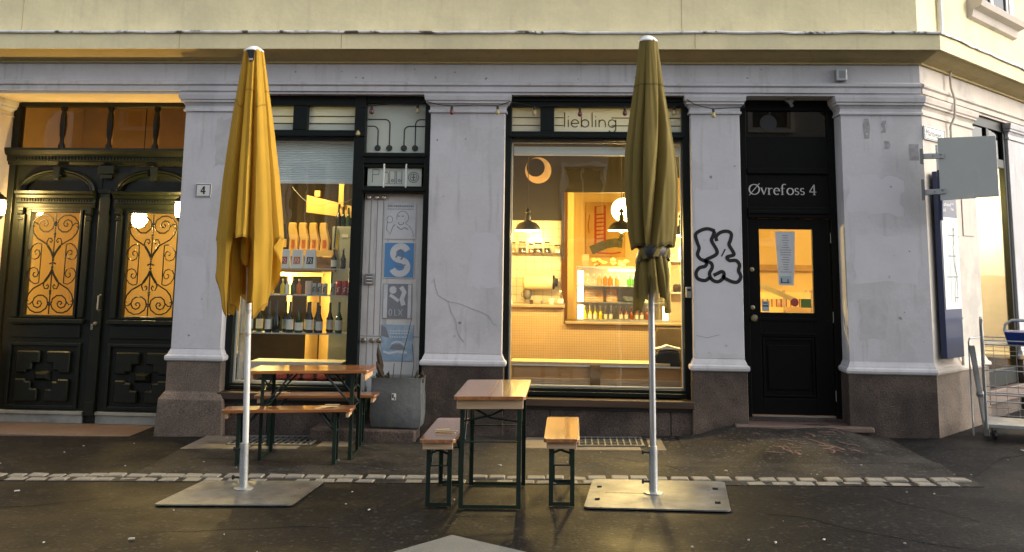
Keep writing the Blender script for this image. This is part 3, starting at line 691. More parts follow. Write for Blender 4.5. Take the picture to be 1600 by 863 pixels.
mb.ribbon(arc(-1.78, 1.40, .02, 0, 360, 12), .035, .187, .0025).ribbon([(-1.70, 1.43), (-1.665, 1.38), (-1.69, 1.31), (-1.67, 1.25)], .045, .187, .0025).ribbon([(-1.81, 1.35), (-1.76, 1.32), (-1.72, 1.29)], .03, .187, .0025); obj('white_shape', mb, m_paper, p)
mb = MB()
mb.ribbon(arc(-1.845, 1.18, .015, 60, 300, 10, .03), .006, .184, .001).ribbon(arc(-1.80, 1.18, .014, 0, 360, 12, .03), .006, .184, .001)
mb.ribbon([(-1.755, 1.21), (-1.755, 1.15), (-1.735, 1.15)], .006, .184, .001).ribbon([(-1.72, 1.21), (-1.68, 1.15)], .006, .184, .001).ribbon([(-1.68, 1.21), (-1.72, 1.15)], .006, .184, .001); obj('lettering', mb, m_paper, p)
p = poster(-1.885, -1.565, .71, 1.06, m_paper_b, 'lowest poster faded pale blue behind the planter')
mb = MB(); rk = random.Random(8)
for z in (1.0, .975, .94):
    x = -1.80
    while x < -1.62: w_ = rk.uniform(.012, .03); mb.box(x, x+w_, .1855, .187, z-.006, z+.006); x += w_+.008
mb.ribbon(arc(-1.72, .86, .06, 10, 170, 10, .035), .016, .187, .0015).ribbon([(-1.86, .80), (-1.80, .78), (-1.72, .80), (-1.62, .79)], .02, .187, .0015); obj('print', mb, m_paper, p)
mb = MB(); mb.prism([(-1.882, .95), (-1.882, 1.05), (-1.84, 1.03), (-1.80, .93)], .1855, .187).prism([(-1.80, .82), (-1.77, .87), (-1.68, .87), (-1.63, .82)], .1842, .1855); obj('print', mb, m_inkgrey, p)

# window 2 (cafe)
W2 = part('shop_window', B)
mb = MB(); mb.box(-.67, -.61, .12, .30, .41, 3.35).box(1.10, 1.175, .12, .30, .41, 3.35).box(-.61, 1.10, .12, .30, 3.25, 3.35).box(-.61, 1.10, .12, .30, 2.905, 3.0).box(-.32, -.18, .12, .30, 3.0, 3.25).box(-.61, 1.10, .12, .30, .41, .49)
mb.box(-.63, 1.12, .085, .118, 2.935, 2.965).box(-.62, 1.11, .09, .118, .42, .46).box(-.62, 1.11, .095, .118, 3.30, 3.33)
obj('window_frame', mb, m_black, W2, bevel=.006)
mb = MB(); mb.box(-.61, 1.10, .20, .206, .49, 2.905); obj('pane', mb, m_glass, W2)
for a, b in ((-.61, -.32), (-.18, 1.10)):
    mb = MB(); mb.box(a, b, .20, .206, 3.0, 3.25); pn = obj('transom_pane', mb, m_milk, W2)
    mb = MB()
    for z in (3.07, 3.15):
        if a < -.5: mb.box(a+.004, b-.004, .193, .199, z-.004, z+.004)
        else: mb.box(a+.004, -.12, .193, .199, z-.004, z+.004).box(.40, b-.004, .193, .199, z-.004, z+.004)
    if a > -.5: mb.box(-.12, -.085, .193, .199, 3.146, 3.154).box(-.12, -.085, .193, .199, 3.066, 3.074)
    obj('leading', mb, m_inkdark, pn)
    if a > -.5:
        mb = MB(); x, b0, xh, hh = -.075, 3.055, .075, .15; wl = .010; yy = .199
        def L(p, c=False): mb.ribbon(p, wl, yy, .004, closed=c)
        L([(x, b0), (x, b0+hh)])                                   # l
        x += .038; L([(x, b0), (x, b0+xh)]); L([(x-.004, b0+.105), (x+.004, b0+.105)])
        x += .03; r = xh/2
        L([(x+.003, b0+r), (x+2*r-.002, b0+r)]+arc(x+r, b0+r, r, 0, 315, 18))       # e
        x += 2*r+.028; L([(x, b0), (x, b0+hh)]); L(arc(x+r, b0+r, r, 0, 360, 20), )   # b
        x += 2*r+.034; L([(x, b0), (x, b0+hh)])                     # l
        x += .036; L([(x, b0), (x, b0+xh)]); L([(x-.004, b0+.105), (x+.004, b0+.105)])
        x += .034; L([(x, b0), (x, b0+xh)]); L([(x, b0+r)]+arc(x+r*.85, b0+r*1.1, r*.85, 180, 0, 12)+[(x+r*1.7, b0)])  # n
        x += r*1.7+.03; L(arc(x+r, b0+r, r, 0, 360, 20)); L([(x+2*r, b0+xh), (x+2*r, b0-.015)]+arc(x+r, b0-.015, r, 0, -150, 10))
        obj('lettering', mb, m_inkdark, pn)
mb = MB(); frame_rect(mb, -.61, 1.098, .492, 2.903, .014, .21, .235); obj('inner_bead', mb, m_white, W2)
mb = MB(); mb.box(-.59, 1.085, .25, .29, 2.77, 2.795); rb = obj('roller_blind_bar', mb, m_white, W2)
mb = MB(); mb.box(-.59, 1.085, .262, .272, 2.796, 2.86); obj('rolled_fabric', mb, m_blind, rb)

# shop door 2 (Ovrefoss 4)
D2 = part('shop_door', B)
mb = MB(); mb.box(1.656, 1.76, .26, .42, .23, 3.35).box(2.57, 2.639, .26, .42, .23, 3.35).box(1.76, 2.57, .26, .42, 3.24, 3.35).box(1.76, 2.57, .26, .42, 2.62, 2.98)
mb.box(1.76, 2.57, .24, .258, 2.60, 2.66).box(1.76, 2.57, .245, .258, 2.16, 2.27).box(1.76, 2.57, .2805, .36, 2.157, 2.269).box(1.76, 2.57, .301, .36, 2.27, 2.62).box(1.76, 2.57, .225, .244, 2.20, 2.235)
obj('door_frame', mb, m_door, D2, bevel=.006)
mb = MB(); mb.box(1.76, 2.57, .30, .306, 2.98, 3.24); obj('transom_pane', mb, m_glass_dk, D2)
mb = MB(); mb.lathe([(.085, 0), (.085, -.01), (.001, -.01)], (1.99, .299, 3.12), 24, 'y'); obj('round_vent', mb, m_blackplastic, D2)
mb = MB(); mb.box(1.76, 2.57, .28, .30, 2.27, 2.62); sb = obj('sign_board', mb, m_door, D2)
# serif lettering
mb = MB(); yy = .279; S1 = .0125
def R_(p, c=False, wd=S1): mb.ribbon(p, wd, yy, .003, closed=c, contrast=.55)
def ser(x, z, w_=.024): mb.box(x-w_/2, x+w_/2, yy-.003, yy, z-.002, z+.002)
x, b0, xh, ch = 1.80, 2.395, .062, .098
x = 1.775; R_(arc(x+.052, b0+.048, .046, 0, 360, 28, .048), True, .012); R_([(x+.006, b0-.008), (x+.1, b0+.106)], wd=.007)
x += .112; ser(x+.004, b0+xh); ser(x+.05, b0+xh, .02); R_([(x+.004, b0+xh), (x+.028, b0)]); R_([(x+.028, b0), (x+.05, b0+xh)], wd=.007)
x += .074; R_([(x, b0), (x, b0+xh)]); ser(x, b0); ser(x-.005, b0+xh, .016); R_([(x, b0+.035), (x+.01, b0+.055), (x+.024, b0+.062), (x+.032, b0+.056)], wd=.009)
x += .044; R_([(x+.002, b0+.036), (x+.05, b0+.036)], wd=.008); R_(arc(x+.027, b0+.031, .025, 0, 310, 18, .031))
x += .078; R_([(x, b0), (x, b0+.075)]+arc(x+.02, b0+.078, .020, 180, 50, 8, .022), wd=.011); ser(x, b0); mb.box(x-.016, x+.022, yy-.003, yy, b0+xh-.004, b0+xh)
x += .050; R_(arc(x+.022, b0+.031, .028, 0, 360, 22, .031), True)
for k in range(2):
    x += .066 if k == 0 else .050
    R_(arc(x+.016, b0+.0465, .015, 30, 270, 12, .0155)+arc(x+.016, b0+.0155, .016, 90, -150, 12, .0155)[1:], wd=.010)
x += .088; R_([(x+.036, b0), (x+.036, b0+ch)], wd=.011); R_([(x+.036, b0+ch), (x-.006, b0+.03)], wd=.008); mb.box(x-.008, x+.055, yy-.003, yy, b0+.024, b0+.031); ser(x+.036, b0, .026)
mb.v = [(1.775+(x-1.775)*1.085, y, b0+(z-b0)*1.04) for x, y, z in mb.v]
obj('lettering', mb, m_letter, sb)
# door leaf with stiles, rails, sunk panels
lf = MB(); y0, y1 = .29, .34
lf.box(1.762, 1.87, y0, y1, .262, 2.155).box(2.39, 2.568, y0, y1, .262, 2.155).box(1.87, 2.39, y0, y1, 2.05, 2.155).box(1.87, 2.39, y0, y1, 1.0, 1.235).box(1.87, 2.39, y0, y1, .262, .42)
lf.box(1.87, 2.39, y0+.025, y1, .42, 1.0)
leaf = obj('door_leaf', lf, m_door, D2, bevel=.004)
mb = MB(); frame_rect(mb, 1.88, 2.38, .43, .99, .02, y0+.004, y0+.026).box(1.93, 2.33, y0+.008, y0+.024, .50, .92).box(1.84, 2.42, y0-.014, y0-.001, 1.155, 1.185).box(1.86, 2.40, y0-.01, y0-.001, 1.02, 1.04)
# moulding strips
obj('panel_moulding', mb, m_door, D2, bevel=.003)
mb = MB(); mb.box(1.871, 2.389, .31, .316, 1.236, 2.049); obj('pane', mb, m_glass, D2)
mb = MB(); mb.lathe([(.014, 0), (.012, -.03), (.032, -.04), (.036, -.055), (.026, -.072), (.001, -.075)], (1.795, .29, 1.18), 18, 'y'); obj('door_knob', mb, m_brass, D2, smooth=True)
for z in (1.28, 1.65): 
    mb = MB(); mb.lathe([(.022, 0), (.022, -.012), (.012, -.016), (.001, -.016)], (1.79, .29, z), 14, 'y'); obj('lock_cylinder', mb, m_brass, D2)
for z in (.45, 1.20, 1.97):
    mb = MB(); mb.tube([(2.572, .28, z-.05), (2.572, .28, z+.05)], .007, 8); obj('hinge', mb, m_chrome, D2)
mb = MB(); mb.box(1.77, 2.56, .285, .345, .243, .258); obj('threshold_strip', mb, m_chrome, D2)
mb = MB(); mb.box(1.655, 2.64, .24, .6, .0, .24); obj('threshold', mb, m_granite, D2)
st = MB(); st.box(1.54, 2.82, -.10, .20, .165, .215); tag(obj('door_step', st, m_step, None, bevel=.012), 'worn pinkish stone step in front of the black shop door', 'step')
mb = MB(); mb.box(1.66, 2.63, .0, .24, -.1, .164); obj('step_bed', mb, m_granite, D2)
# papers on the door
pp = thing('menu_sheet', 'long narrow paper menu hanging on the shop door glass', 'menu', (2.13, .305, 1.5))
mb = MB(); mb.v = [(2.03, .3085, 2.03), (2.225, .3085, 2.03), (2.215, .3085, 1.72), (2.20, .3085, 1.50), (2.055, .3085, 1.50), (2.045, .3085, 1.72)]; mb.v += [(a, b-.002, c) for a, b, c in mb.v]; mb.f = [(0, 1, 2, 3, 4, 5), (11, 10, 9, 8, 7, 6)]+[(i, (i+1) % 6, (i+1) % 6+6, i+6) for i in range(6)]
obj('sheet', mb, m_paper, pp)
mb = MB(); rk = random.Random(4)
for k in range(16):
    z = 1.99-k*.024; w_ = rk.uniform(.02, .06); mb.box(2.13-w_, 2.13+w_, .3045, .306, z-.003, z+.003)
obj('text_line', mb, m_inkgrey, pp)
mb = MB(); mb.box(2.07, 2.18, .3045, .306, 1.52, 1.59); pic = obj('picture', mb, m_label_b, pp)
mb = MB(); mb.box(2.075, 2.16, .303, .3043, 1.522, 1.53).box(2.078, 2.088, .303, .3043, 1.53, 1.57).box(2.14, 2.15, .303, .3043, 1.53, 1.56); obj('picture_detail', mb, m_inkdark, pp)
mb = MB(); mb.lathe([(.04, 0), (.04, -.002), (.001, -.002)], (2.205, .309, 1.335), 20, 'y'); tag(obj('sticker', mb, M('red_sticker', (.42, .08, .05), .6), None), 'round red sticker low on the shop door glass', 'sticker', 'stickers on the shop door glass')
mb = MB(); mb.box(2.265, 2.365, .307, .309, 1.285, 1.37); tag(obj('sticker', mb, M('green_sticker', (.14, .24, .05), .6), None), 'square green sticker in the lower right of the door glass', 'sticker', 'stickers on the shop door glass')
mb = MB(); mb.box(1.885, 1.955, .307, .309, 1.245, 1.345); sk = tag(obj('sticker', mb, m_label_b, None), 'small pale blue sticker in the lower left of the door glass', 'sticker', 'stickers on the shop door glass')
mb = MB(); mb.box(1.893, 1.947, .305, .3068, 1.29, 1.303).box(1.90, 1.94, .305, .3068, 1.32, 1.33); o = obj('print', mb, m_inkdark, sk)

# ============================================================ DOUBLE DOOR (left entrance)
DD = part('entrance_door', B)
Y = .6; XC = -5.0
# recess linings
mb = MB(); mb.box(-3.973, -3.941, .725, .80, -.05, 3.35); obj('jamb', mb, m_jamb, B); mb = MB(); mb.box(-6.14, -6.093, .002, .80, -.05, 3.348); obj('jamb', mb, m_jamb, B)
mb = MB(); mb.box(-6.10, -3.941, .004, .80, 3.3485, 3.3515); obj('soffit', mb, m_jamb, B)
mb = MB(); mb.box(-6.098, -6.083, .004, .6, 3.165, 3.185).box(-6.098, -6.075, .004, .6, 3.29, 3.345); obj('jamb_moulding', mb, m_jamb, B)
mb = MB(); mb.box(-6.10, -3.942, -.09, .80, -.14, -.022); obj('threshold', mb, m_step, DD, bevel=.01)
mb = MB(); mb.box(-6.09, -6.02, Y, Y+.12, -.02, 3.34).box(-4.0, -3.942, Y, Y+.12, -.02, 3.34).box(-6.02, -4.0, Y, Y+.12, 3.30, 3.345)
obj('door_frame', mb, m_green, DD, bevel=.006)
mb = MB(); mb.loft([[(x_, q, z) for q, z in ((Y+.12, 2.66), (Y-.02, 2.66), (Y-.03, 2.69), (Y-.05, 2.70), (Y-.06, 2.75), (Y-.10, 2.77), (Y-.12, 2.81), (Y-.12, 2.835), (Y+.12, 2.84))] for x_ in (-6.12, -3.942)])
tr = obj('transom_beam', mb, m_green, DD)
dn = MB()
x = -6.0
while x < -3.96: dn.box(x, x+.018, Y-.068, Y-.052, 2.712, 2.738); x += .036
obj('dentil', dn, m_green, DD)['kind'] = 'stuff'
for x0, x1 in ((-6.02, -5.575), (-5.515, -5.055), (-4.985, -4.54), (-4.47, -4.0)):
    mb = MB(); mb.box(x0, x1, Y+.05, Y+.056, 2.84, 3.30); obj('transom_pane', mb, glass_mat('transom_glass', (.75, .72, .65), .02) if 'transom_glass' not in bpy.data.materials else bpy.data.materials['transom_glass'], DD)
for x in (-5.545, -5.02, -4.505):
    mb = MB(); mb.lathe([(.036, 2.84), (.036, 2.88), (.024, 2.90), (.020, 2.94), (.03, 2.99), (.036, 3.1), (.032, 3.2), (.024, 3.25), (.036, 3.27), (.036, 3.30)], (x, Y+.04, 0), 14); obj('turned_mullion', mb, m_iron, DD, smooth=True)
# two leaves
def door_leaf(xc, hand):
    x0, x1 = xc-.475, xc+.475
    gx0, gx1, gz0, gz1 = xc-.27, xc+.27, 1.07, 2.15
    mb = MB(); mb.box(x0, gx0, Y+.02, Y+.08, .06, 2.655).box(gx1, x1, Y+.02, Y+.08, .06, 2.655).box(gx0, gx1, Y+.02, Y+.08, gz1, 2.655).box(gx0, gx1, Y+.02, Y+.08, .06, gz0)
    obj('door_leaf', mb, m_green, DD)
    mb = MB()      # glass surround and pilaster strips
    frame_rect(mb, gx0-.03, gx1+.03, gz0-.03, gz1+.03, .03, Y-.005, Y+.02)
    mb.box(gx0-.12, gx0-.06, Y-.02, Y+.02, gz0-.02, 2.13).box(gx1+.06, gx1+.12, Y-.02, Y+.02, gz0-.02, 2.13)
    mb.box(gx0-.14, gx1+.14, Y-.05, Y+.02, gz0-.08, gz0-.035).box(gx0-.10, gx1+.10, Y-.01, Y+.02, .84, .97)
    obj('glass_surround', mb, m_green, DD, bevel=.006)
    mb = MB()      # hood over the glass
    for q in (1,):
        mb.loft([[(x_, yq, z) for yq, z in ((Y+.02, 2.20), (Y-.02, 2.20), (Y-.03, 2.24), (Y-.02, 2.255), (Y-.02, 2.295), (Y-.05, 2.305), (Y-.06, 2.33), (Y-.09, 2.35), (Y-.10, 2.375), (Y+.02, 2.385))] for x_ in (gx0-.16, gx1+.16)])
    obj('hood', mb, m_green, DD)
    mb = MB(); x = gx0-.12
    while x < gx1+.11: mb.box(x, x+.014, Y-.036, Y-.021, 2.265, 2.288); x += .03
    obj('hood_dentil', mb, m_green, DD)['kind'] = 'stuff'
    for sx in (-1, 1):   # scroll consoles
        cx = xc+sx*.375
        mb = MB(); mb.lathe([(.03, -.03), (.03, .03)], (cx, Y-.02, 2.15), 12, 'x').box(cx-.028, cx+.028, Y-.04, Y+.02, 2.15, 2.20).lathe([(.02, -.026), (.02, .026)], (cx, Y-.01, 2.08), 12, 'x')
        obj('console', mb, m_green, DD)
    mb = MB()      # arch band
    rings = []
    for i in range(25):
        a = math.pi*i/24; c_, s_ = math.cos(a), math.sin(a)
        rings.append([(xc+c_*(.42-dr), yq, 2.385+s_*(.235-dr*.9)) for dr, yq in ((0, Y+.02), (0, Y-.03), (.02, Y-.045), (.035, Y-.03), (.05, Y-.04), (.07, Y-.02), (.075, Y+.02))])
    mb.loft(rings); obj('arch', mb, m_green, DD, smooth=True)
    mb = MB(); mb.prism([(xc-.04, 2.64), (xc+.04, 2.64), (xc+.028, 2.50), (xc-.028, 2.50)], Y-.07, Y+.0); obj('keystone', mb, m_green, DD, bevel=.004)
    # lower panel with four stepped bosses round a centre stud
    px0, px1, pz0, pz1 = xc-.34, xc+.34, .16, .74
    mb = MB(); frame_rect(mb, px0-.05, px1+.05, pz0-.04, pz1+.05, .035, Y-.01, Y+.02); obj('panel_frame', mb, m_green, DD, bevel=.006)
    cz = (pz0+pz1)/2
    for sx in (-1, 1):
        for sz in (-1, 1):
            ax, bx = .035, .29; az, bz = .03, .255
            poly = [(bx, bz), (ax, bz), (ax, .13), (.11, .13), (.11, .055), (.17, .055), (.17, az), (bx, az)]
            poly = [(xc+sx*a, cz+sz*b) for a, b in poly]
            mb = MB(); mb.prism(poly, Y-.03, Y+.02); obj('raised_panel', mb, m_green, DD, bevel=.014, seg=1)
    mb = MB(); mb.loft([[(xc-.085, Y+.02, cz-.05), (xc+.085, Y+.02, cz-.05), (xc+.085, Y+.02, cz+.05), (xc-.085, Y+.02, cz+.05)], [(xc-.085, Y, cz-.05), (xc+.085, Y, cz-.05), (xc+.085, Y, cz+.05), (xc-.085, Y, cz+.05)], [(xc-.05, Y-.045, cz-.02), (xc+.05, Y-.045, cz-.02), (xc+.05, Y-.045, cz+.02), (xc-.05, Y-.045, cz+.02)]])
    obj('stud', mb, m_green, DD)
    mb = MB(); mb.loft([[(x_, yq, z) for yq, z in ((Y+.02, -.02), (Y-.01, -.02), (Y-.01, .06), (Y-.035, .07), (Y-.035, .095), (Y+.02, .10))] for x_ in (x0+.01, x1-.01)]); obj('kick_plate', mb, m_kick, DD)
    mb = MB(); mb.box(gx0, gx1, Y+.05, Y+.056, gz0, gz1); obj('pane', mb, m_glass, DD)
    # iron grille
    gr = MB(); gy = Y+.02; cg = (gz0+gz1)/2
    def T_(pts, r=.0055):
        r *= 1.3
        for sx in (-1, 1):
            for sz in (-1, 1): gr.tube([(xc+sx*a, gy, cg+sz*b) for a, b in pts], r, 6)
    def spiral(cx, cz, r0, r1, a0, turns, n=34):
        return [(cx+(r0+(r1-r0)*i/n)*math.cos(rad(a0+360*turns*i/n)), cz+(r0+(r1-r0)*i/n)*math.sin(rad(a0+360*turns*i/n))) for i in range(n+1)]
    # outer C: centre stem, swelling out to the edge, round the bottom and into a spiral
    oc = [(.006, -.06), (.018, -.12), (.06, -.185), (.12, -.225), (.19, -.265), (.235, -.32), (.255, -.385), (.245, -.44), (.205, -.49), (.15, -.515), (.09, -.51), (.035, -.47), (.018, -.425), (.03, -.37), (.075, -.335), (.13, -.335), (.17, -.365), (.185, -.41), (.165, -.45), (.13, -.465), (.098, -.45), (.085, -.42), (.10, -.395), (.125, -.395), (.135, -.415), (.12, -.428)]
    T_(oc, .006)
    T_([(.185, -.40), (.215, -.43), (.245, -.425), (.258, -.40), (.243, -.385), (.232, -.397)], .005)
    T_([(.0, -.05), (.03, -.12), (.072, -.18), (.083, -.225), (.065, -.265), (.035, -.265), (.022, -.24), (.035, -.22), (.048, -.235)], .0055)
    T_([(.135, .002), (.135, -.20)], .005)
    T_([(.135, -.205), (.18, -.215), (.225, -.19), (.258, -.14), (.262, -.10), (.24, -.058), (.20, -.042), (.162, -.06), (.146, -.10), (.158, -.135), (.185, -.145), (.205, -.125), (.20, -.10), (.183, -.098)], .005)
    gr.tube([(xc, gy, gz0+.01), (xc, gy, gz1-.01)], .0075, 6)
    for zz in (cg-.42, cg-.30, cg-.05, cg+.05, cg+.30, cg+.42): gr.lathe([(.002, -.035), (.014, -.015), (.008, 0), (.016, .012), (.002, .035)], (xc, gy, zz), 8)
    gr.tube([(xc-.035, gy, cg-.005), (xc, gy, cg+.012), (xc+.035, gy, cg-.005)], .009, 6)
    obj('iron_grille', gr, m_iron, DD)
door_leaf(-5.525, 1); door_leaf(-4.455, -1)
mb = MB(); mb.box(-5.045, -4.935, Y-.02, Y+.03, .06, 2.36).box(-5.065, -4.915, Y-.035, Y-.021, 2.36, 2.40).box(-5.055, -4.925, Y-.035, Y-.021, 2.52, 2.56).box(-5.075, -4.905, Y-.05, Y-.021, 2.57, 2.655).box(-5.04, -4.94, Y-.03, Y-.021, .06, .2).box(-5.07, -4.91, Y+.031, Y+.078, -.021, 2.659)
obj('meeting_stile', mb, m_green, DD, bevel=.006)
mb = MB(); mb.tube([(-4.955, Y-.02, 1.13), (-4.955, Y-.07, 1.14), (-4.955, Y-.07, 1.28), (-4.955, Y-.02, 1.29)], .009, 8); obj('door_handle', mb, m_chrome, DD, smooth=True)
mb = MB(); mb.lathe([(.018, 0), (.02, -.02), (.001, -.024)], (-4.985, Y-.02, .995), 12, 'y').box(-5.035, -5.01, Y-.028, Y-.021, .93, .99); obj('lock', mb, m_brass, DD)
# hall behind
hl = MB()
m_glass_hall = glass_mat('hall_glass', (.97, .95, .9), .02, ripple=.0008)
def room(x0, x1, y0, y1, z0, z1):
    mb = MB(); mb.v = [(x, y, z) for z in (z0, z1) for y in (y0, y1) for x in (x0, x1)]
    mb.f = [(0, 1, 3, 2), (4, 6, 7, 5), (1, 5, 7, 3), (3, 7, 6, 2), (2, 6, 4, 0)]; return mb
HALL = part('hall', B)
m_hall_top = M('hall_paint_shade_tint', (.44, .31, .14), .8, var=.15, scale=3)  # hall paint darkened, dimness of the upper hall put into the colour
m_hall = M('hall_ochre_paint', (.66, .46, .16), .8, var=.1, scale=3)
mb = MB(); mb.box(-6.5, -4.45, 3.0, 3.1, -.1, 3.7).box(-6.6, -6.5, .8, 3.1, -.1, 3.7).loft([[(-4.0, .81, z), (-3.95, .81, z), (-4.48, 3.0, z), (-4.53, 3.0, z)] for z in (-.1, 3.7)]).box(-6.5, -6.14, .72, .8, -.1, 3.7); obj('hall_wall', mb, m_hall, HALL)
mb = MB(); mb.box(-6.49, -4.5, 2.96, 2.995, 2.9, 3.655).box(-6.495, -6.46, .85, 2.95, 2.9, 3.655); obj('hall_shade_band', mb, m_hall_top, HALL)  # dark band added high on the walls as painted shade
mb = MB(); mb.box(-6.5, -3.95, .45, 3.0, 3.66, 3.72); obj('hall_ceiling', mb, m_hall_top, HALL)
mb = MB(); mb.box(-6.5, -3.95, .8, 3.0, -.12, -.05); obj('hall_floor', mb, m_step, HALL)

def point_light(name, loc, power, col, r=.03, parent=None):
    l = bpy.data.lights.new(name, 'POINT'); l.energy = power; l.color = col; l.shadow_soft_size = r
    o = bpy.data.objects.new(name, l); COL.objects.link(o); 
    if parent: o.parent = parent; o.location = Vector(loc)-Vector(parent.location)
    else: o.location = loc
    return o
WARM = (1, .69, .23)
hb = thing('hall_lamp', 'glaring bulb behind the right leaf of the entrance door', 'lamp', (-4.99, 1.5, 2.12))
mb = MB(); mb.lathe([(.005, -.10), (.06, -.08), (.095, -.01), (.075, .055), (.03, .09), (.005, .10)], (-4.99, 1.5, 2.12), 14); obj('bulb', mb, M('lit_bulb', (1, .9, .6), .5, var=0, emit=(1, .85, .45), estr=14), hb, smooth=True)
mb = MB(); mb.tube([(-4.99, 1.5, 2.22), (-4.99, 1.5, 3.65)], .006, 6); obj('cord', mb, m_cable, hb)
point_light('hall_light', (-4.99, 1.42, 1.98), 30, WARM, .06, hb)
def lantern(x, side, label):
    t_ = thing('wall_lantern', label, 'lamp', (x, .32, 2.1), 'lanterns on the jambs of the entrance')
    mb = MB(); mb.lathe([(.05, 2.10), (.062, 2.13), (.068, 2.22), (.06, 2.26)], (x, .32, 0), 12); obj('glass', mb, m_lanternglow, t_, smooth=True)
    mb = MB(); mb.lathe([(.001, 2.33), (.02, 2.325), (.045, 2.30), (.078, 2.275), (.078, 2.262), (.05, 2.262)], (x, .32, 0), 12).lathe([(.055, 2.10), (.04, 2.07), (.015, 2.055), (.02, 2.04), (.001, 2.02)], (x, .32, 0), 12)
    for k in range(6): a = k*math.pi/3; mb.tube([(x+.054*math.cos(a), .32+.054*math.sin(a), 2.10), (x+.072*math.cos(a), .32+.072*math.sin(a), 2.22), (x+.065*math.cos(a), .32+.065*math.sin(a), 2.262)], .003, 4)
    obj('cage', mb, m_iron, t_)
    mb = MB(); mb.tube([(x, .32, 2.33), (x+side*.03, .32, 2.37), (x+side*.09, .32, 2.36)], .007, 6).lathe([(.03, 0), (.03, .008)], (x+side*.088, .32, 2.36), 12, 'x'); obj('bracket', mb, m_iron, t_)
    point_light('lantern_light', (x-side*.085, .30, 2.16), 24, (1, .66, .22), .03, t_)
lantern(-6.00, -1, 'lit wall lantern at the left edge beside the double door')
lantern(-4.045, 1, 'lit wall lantern half hidden behind the left pilaster')

# ============================================================ CAFE INTERIOR
CR = part('cafe_room', B)
mb = MB(); mb.box(-.85, 6.4, 4.2, 4.3, .1, 3.6).box(-.86, -.76, .45, 4.2, .1, 3.6); obj('room_wall', mb, m_int_yel, CR)
RP = [(-.85, .35), sw(.25, -.36, 0)[:2], sw(5.2, -.36, 0)[:2], (6.4, 4.28), (-.85, 4.28)]
mb = MB(); mb.slab(RP, 3.58, 3.64); obj('room_ceiling', mb, m_ceiling, CR)
mb = MB(); mb.slab(RP, .12, .2); obj('room_floor', mb, m_floor_int, CR)
mb = MB(); mb.box(-.76, -.10, 2.2, 2.3, 2.19, 3.58).box(-.10, 1.20, 2.2, 2.3, 2.53, 3.58).box(-.115, -.085, 2.15, 2.3, 1.72, 2.53).box(1.20, 3.9, 2.6, 2.68, 2.75, 3.58); obj('bulkhead', mb, m_int_dark, CR)
mb = MB(); mb.box(-.76, -.12, 2.26, 2.34, .2, 2.189); tw = obj('tiled_wall', mb, m_grout, CR)
proto = None
for i in range(6):
    for j in range(15):
        x0 = -.755+i*.105; z0 = .72+j*.098
        if x0+.1 > -.12: continue
        if proto is None: mb = MB(); mb.box(x0, x0+.101, 2.252, 2.26, z0, z0+.094); proto = obj('tile', mb, m_tile, tw); X0, Z0 = x0, z0
        else: c = proto.copy(); COL.objects.link(c); c.parent = tw; c.location = (x0-X0, 0, z0-Z0)
mb = MB(); mb.box(-.05, .03, 3.35, 4.19, .2, 3.5); obj('door_casing', mb, m_int_yel, CR)
# shelf with jars
sh = thing('wall_shelf', 'dark wall shelf on the tiles above the coffee counter', 'shelf', (-.45, 2.2, 1.8))
mb = MB(); mb.box(-.755, -.12, 2.10, 2.25, 1.785, 1.80); obj('board', mb, m_darkwood, sh)
for k, (x, r, h, fill) in enumerate(((-.70, .04, .11, m_bread), (-.585, .045, .12, m_darkwood), (-.48, .032, .10, m_redjuice), (-.40, .05, .11, m_darkwood), (-.29, .035, .12, m_soil), (-.17, .04, .085, m_white))):
    t_ = thing('storage_jar', 'glass storage jar on the dark wall shelf, number %d from the left' % (k+1), 'jar', (x, 2.17, 1.80), 'jars on the wall shelf')
    t_['label'] = ['leftmost glass jar on the shelf with brown contents', 'round dark filled jar second on the shelf', 'slim jar with reddish contents on the shelf', 'wide dark filled jar mid shelf', 'jar of black beans near the shelf end', 'short white pot at the right end of the shelf'][k]
    mb = MB(); mb.lathe([(r, 1.80), (r, 1.80+h*.85), (r*.8, 1.80+h)], (x, 2.17, 0), 12); obj('glass', mb, m_glassint, t_, smooth=True)
    mb = MB(); mb.lathe([(r*.9, 1.804), (r*.9, 1.80+h*.5)], (x, 2.17, 0), 10); obj('contents', mb, fill, t_)
    mb = MB(); mb.lathe([(r*.85, 1.80+h), (r*.85, 1.80+h+.015)], (x, 2.17, 0), 12); obj('lid', mb, m_darkwood, t_)
# things on the tiles
t_ = thing('paper_dispenser', 'pale round roll dispenser with a black end on the tiled wall', 'dispenser', (-.45, 2.2, 1.45))
mb = MB(); mb.lathe([(.03, -.62), (.085, -.60), (.09, -.58), (.09, -.28), (.08, -.27)], (0.05, 2.14, 1.46), 18, 'x'); obj('roll', mb, m_int_cream, t_, smooth=True)
mb = MB(); mb.lathe([(.082, -.27), (.085, -.25), (.05, -.235), (.045, -.21), (.001, -.20)], (0.05, 2.14, 1.46), 18, 'x'); obj('end_cap', mb, m_blackplastic, t_, smooth=True)
t_ = thing('hanging_mug', 'grey mug hanging low on the cream tiles', 'mug', (-.53, 2.2, 1.3))
mb = MB(); mb.lathe([(.028, 1.26), (.045, 1.28), (.048, 1.37), (.044, 1.37), (.024, 1.275)], (-.52, 2.18, 0), 14); obj('cup', mb, m_galv_d, t_, smooth=True)
mb = MB(); mb.tube([(-.56, 2.18, 1.35), (-.59, 2.18, 1.33), (-.585, 2.18, 1.29), (-.56, 2.18, 1.285)], .005, 6); obj('handle', mb, m_galv_d, t_)
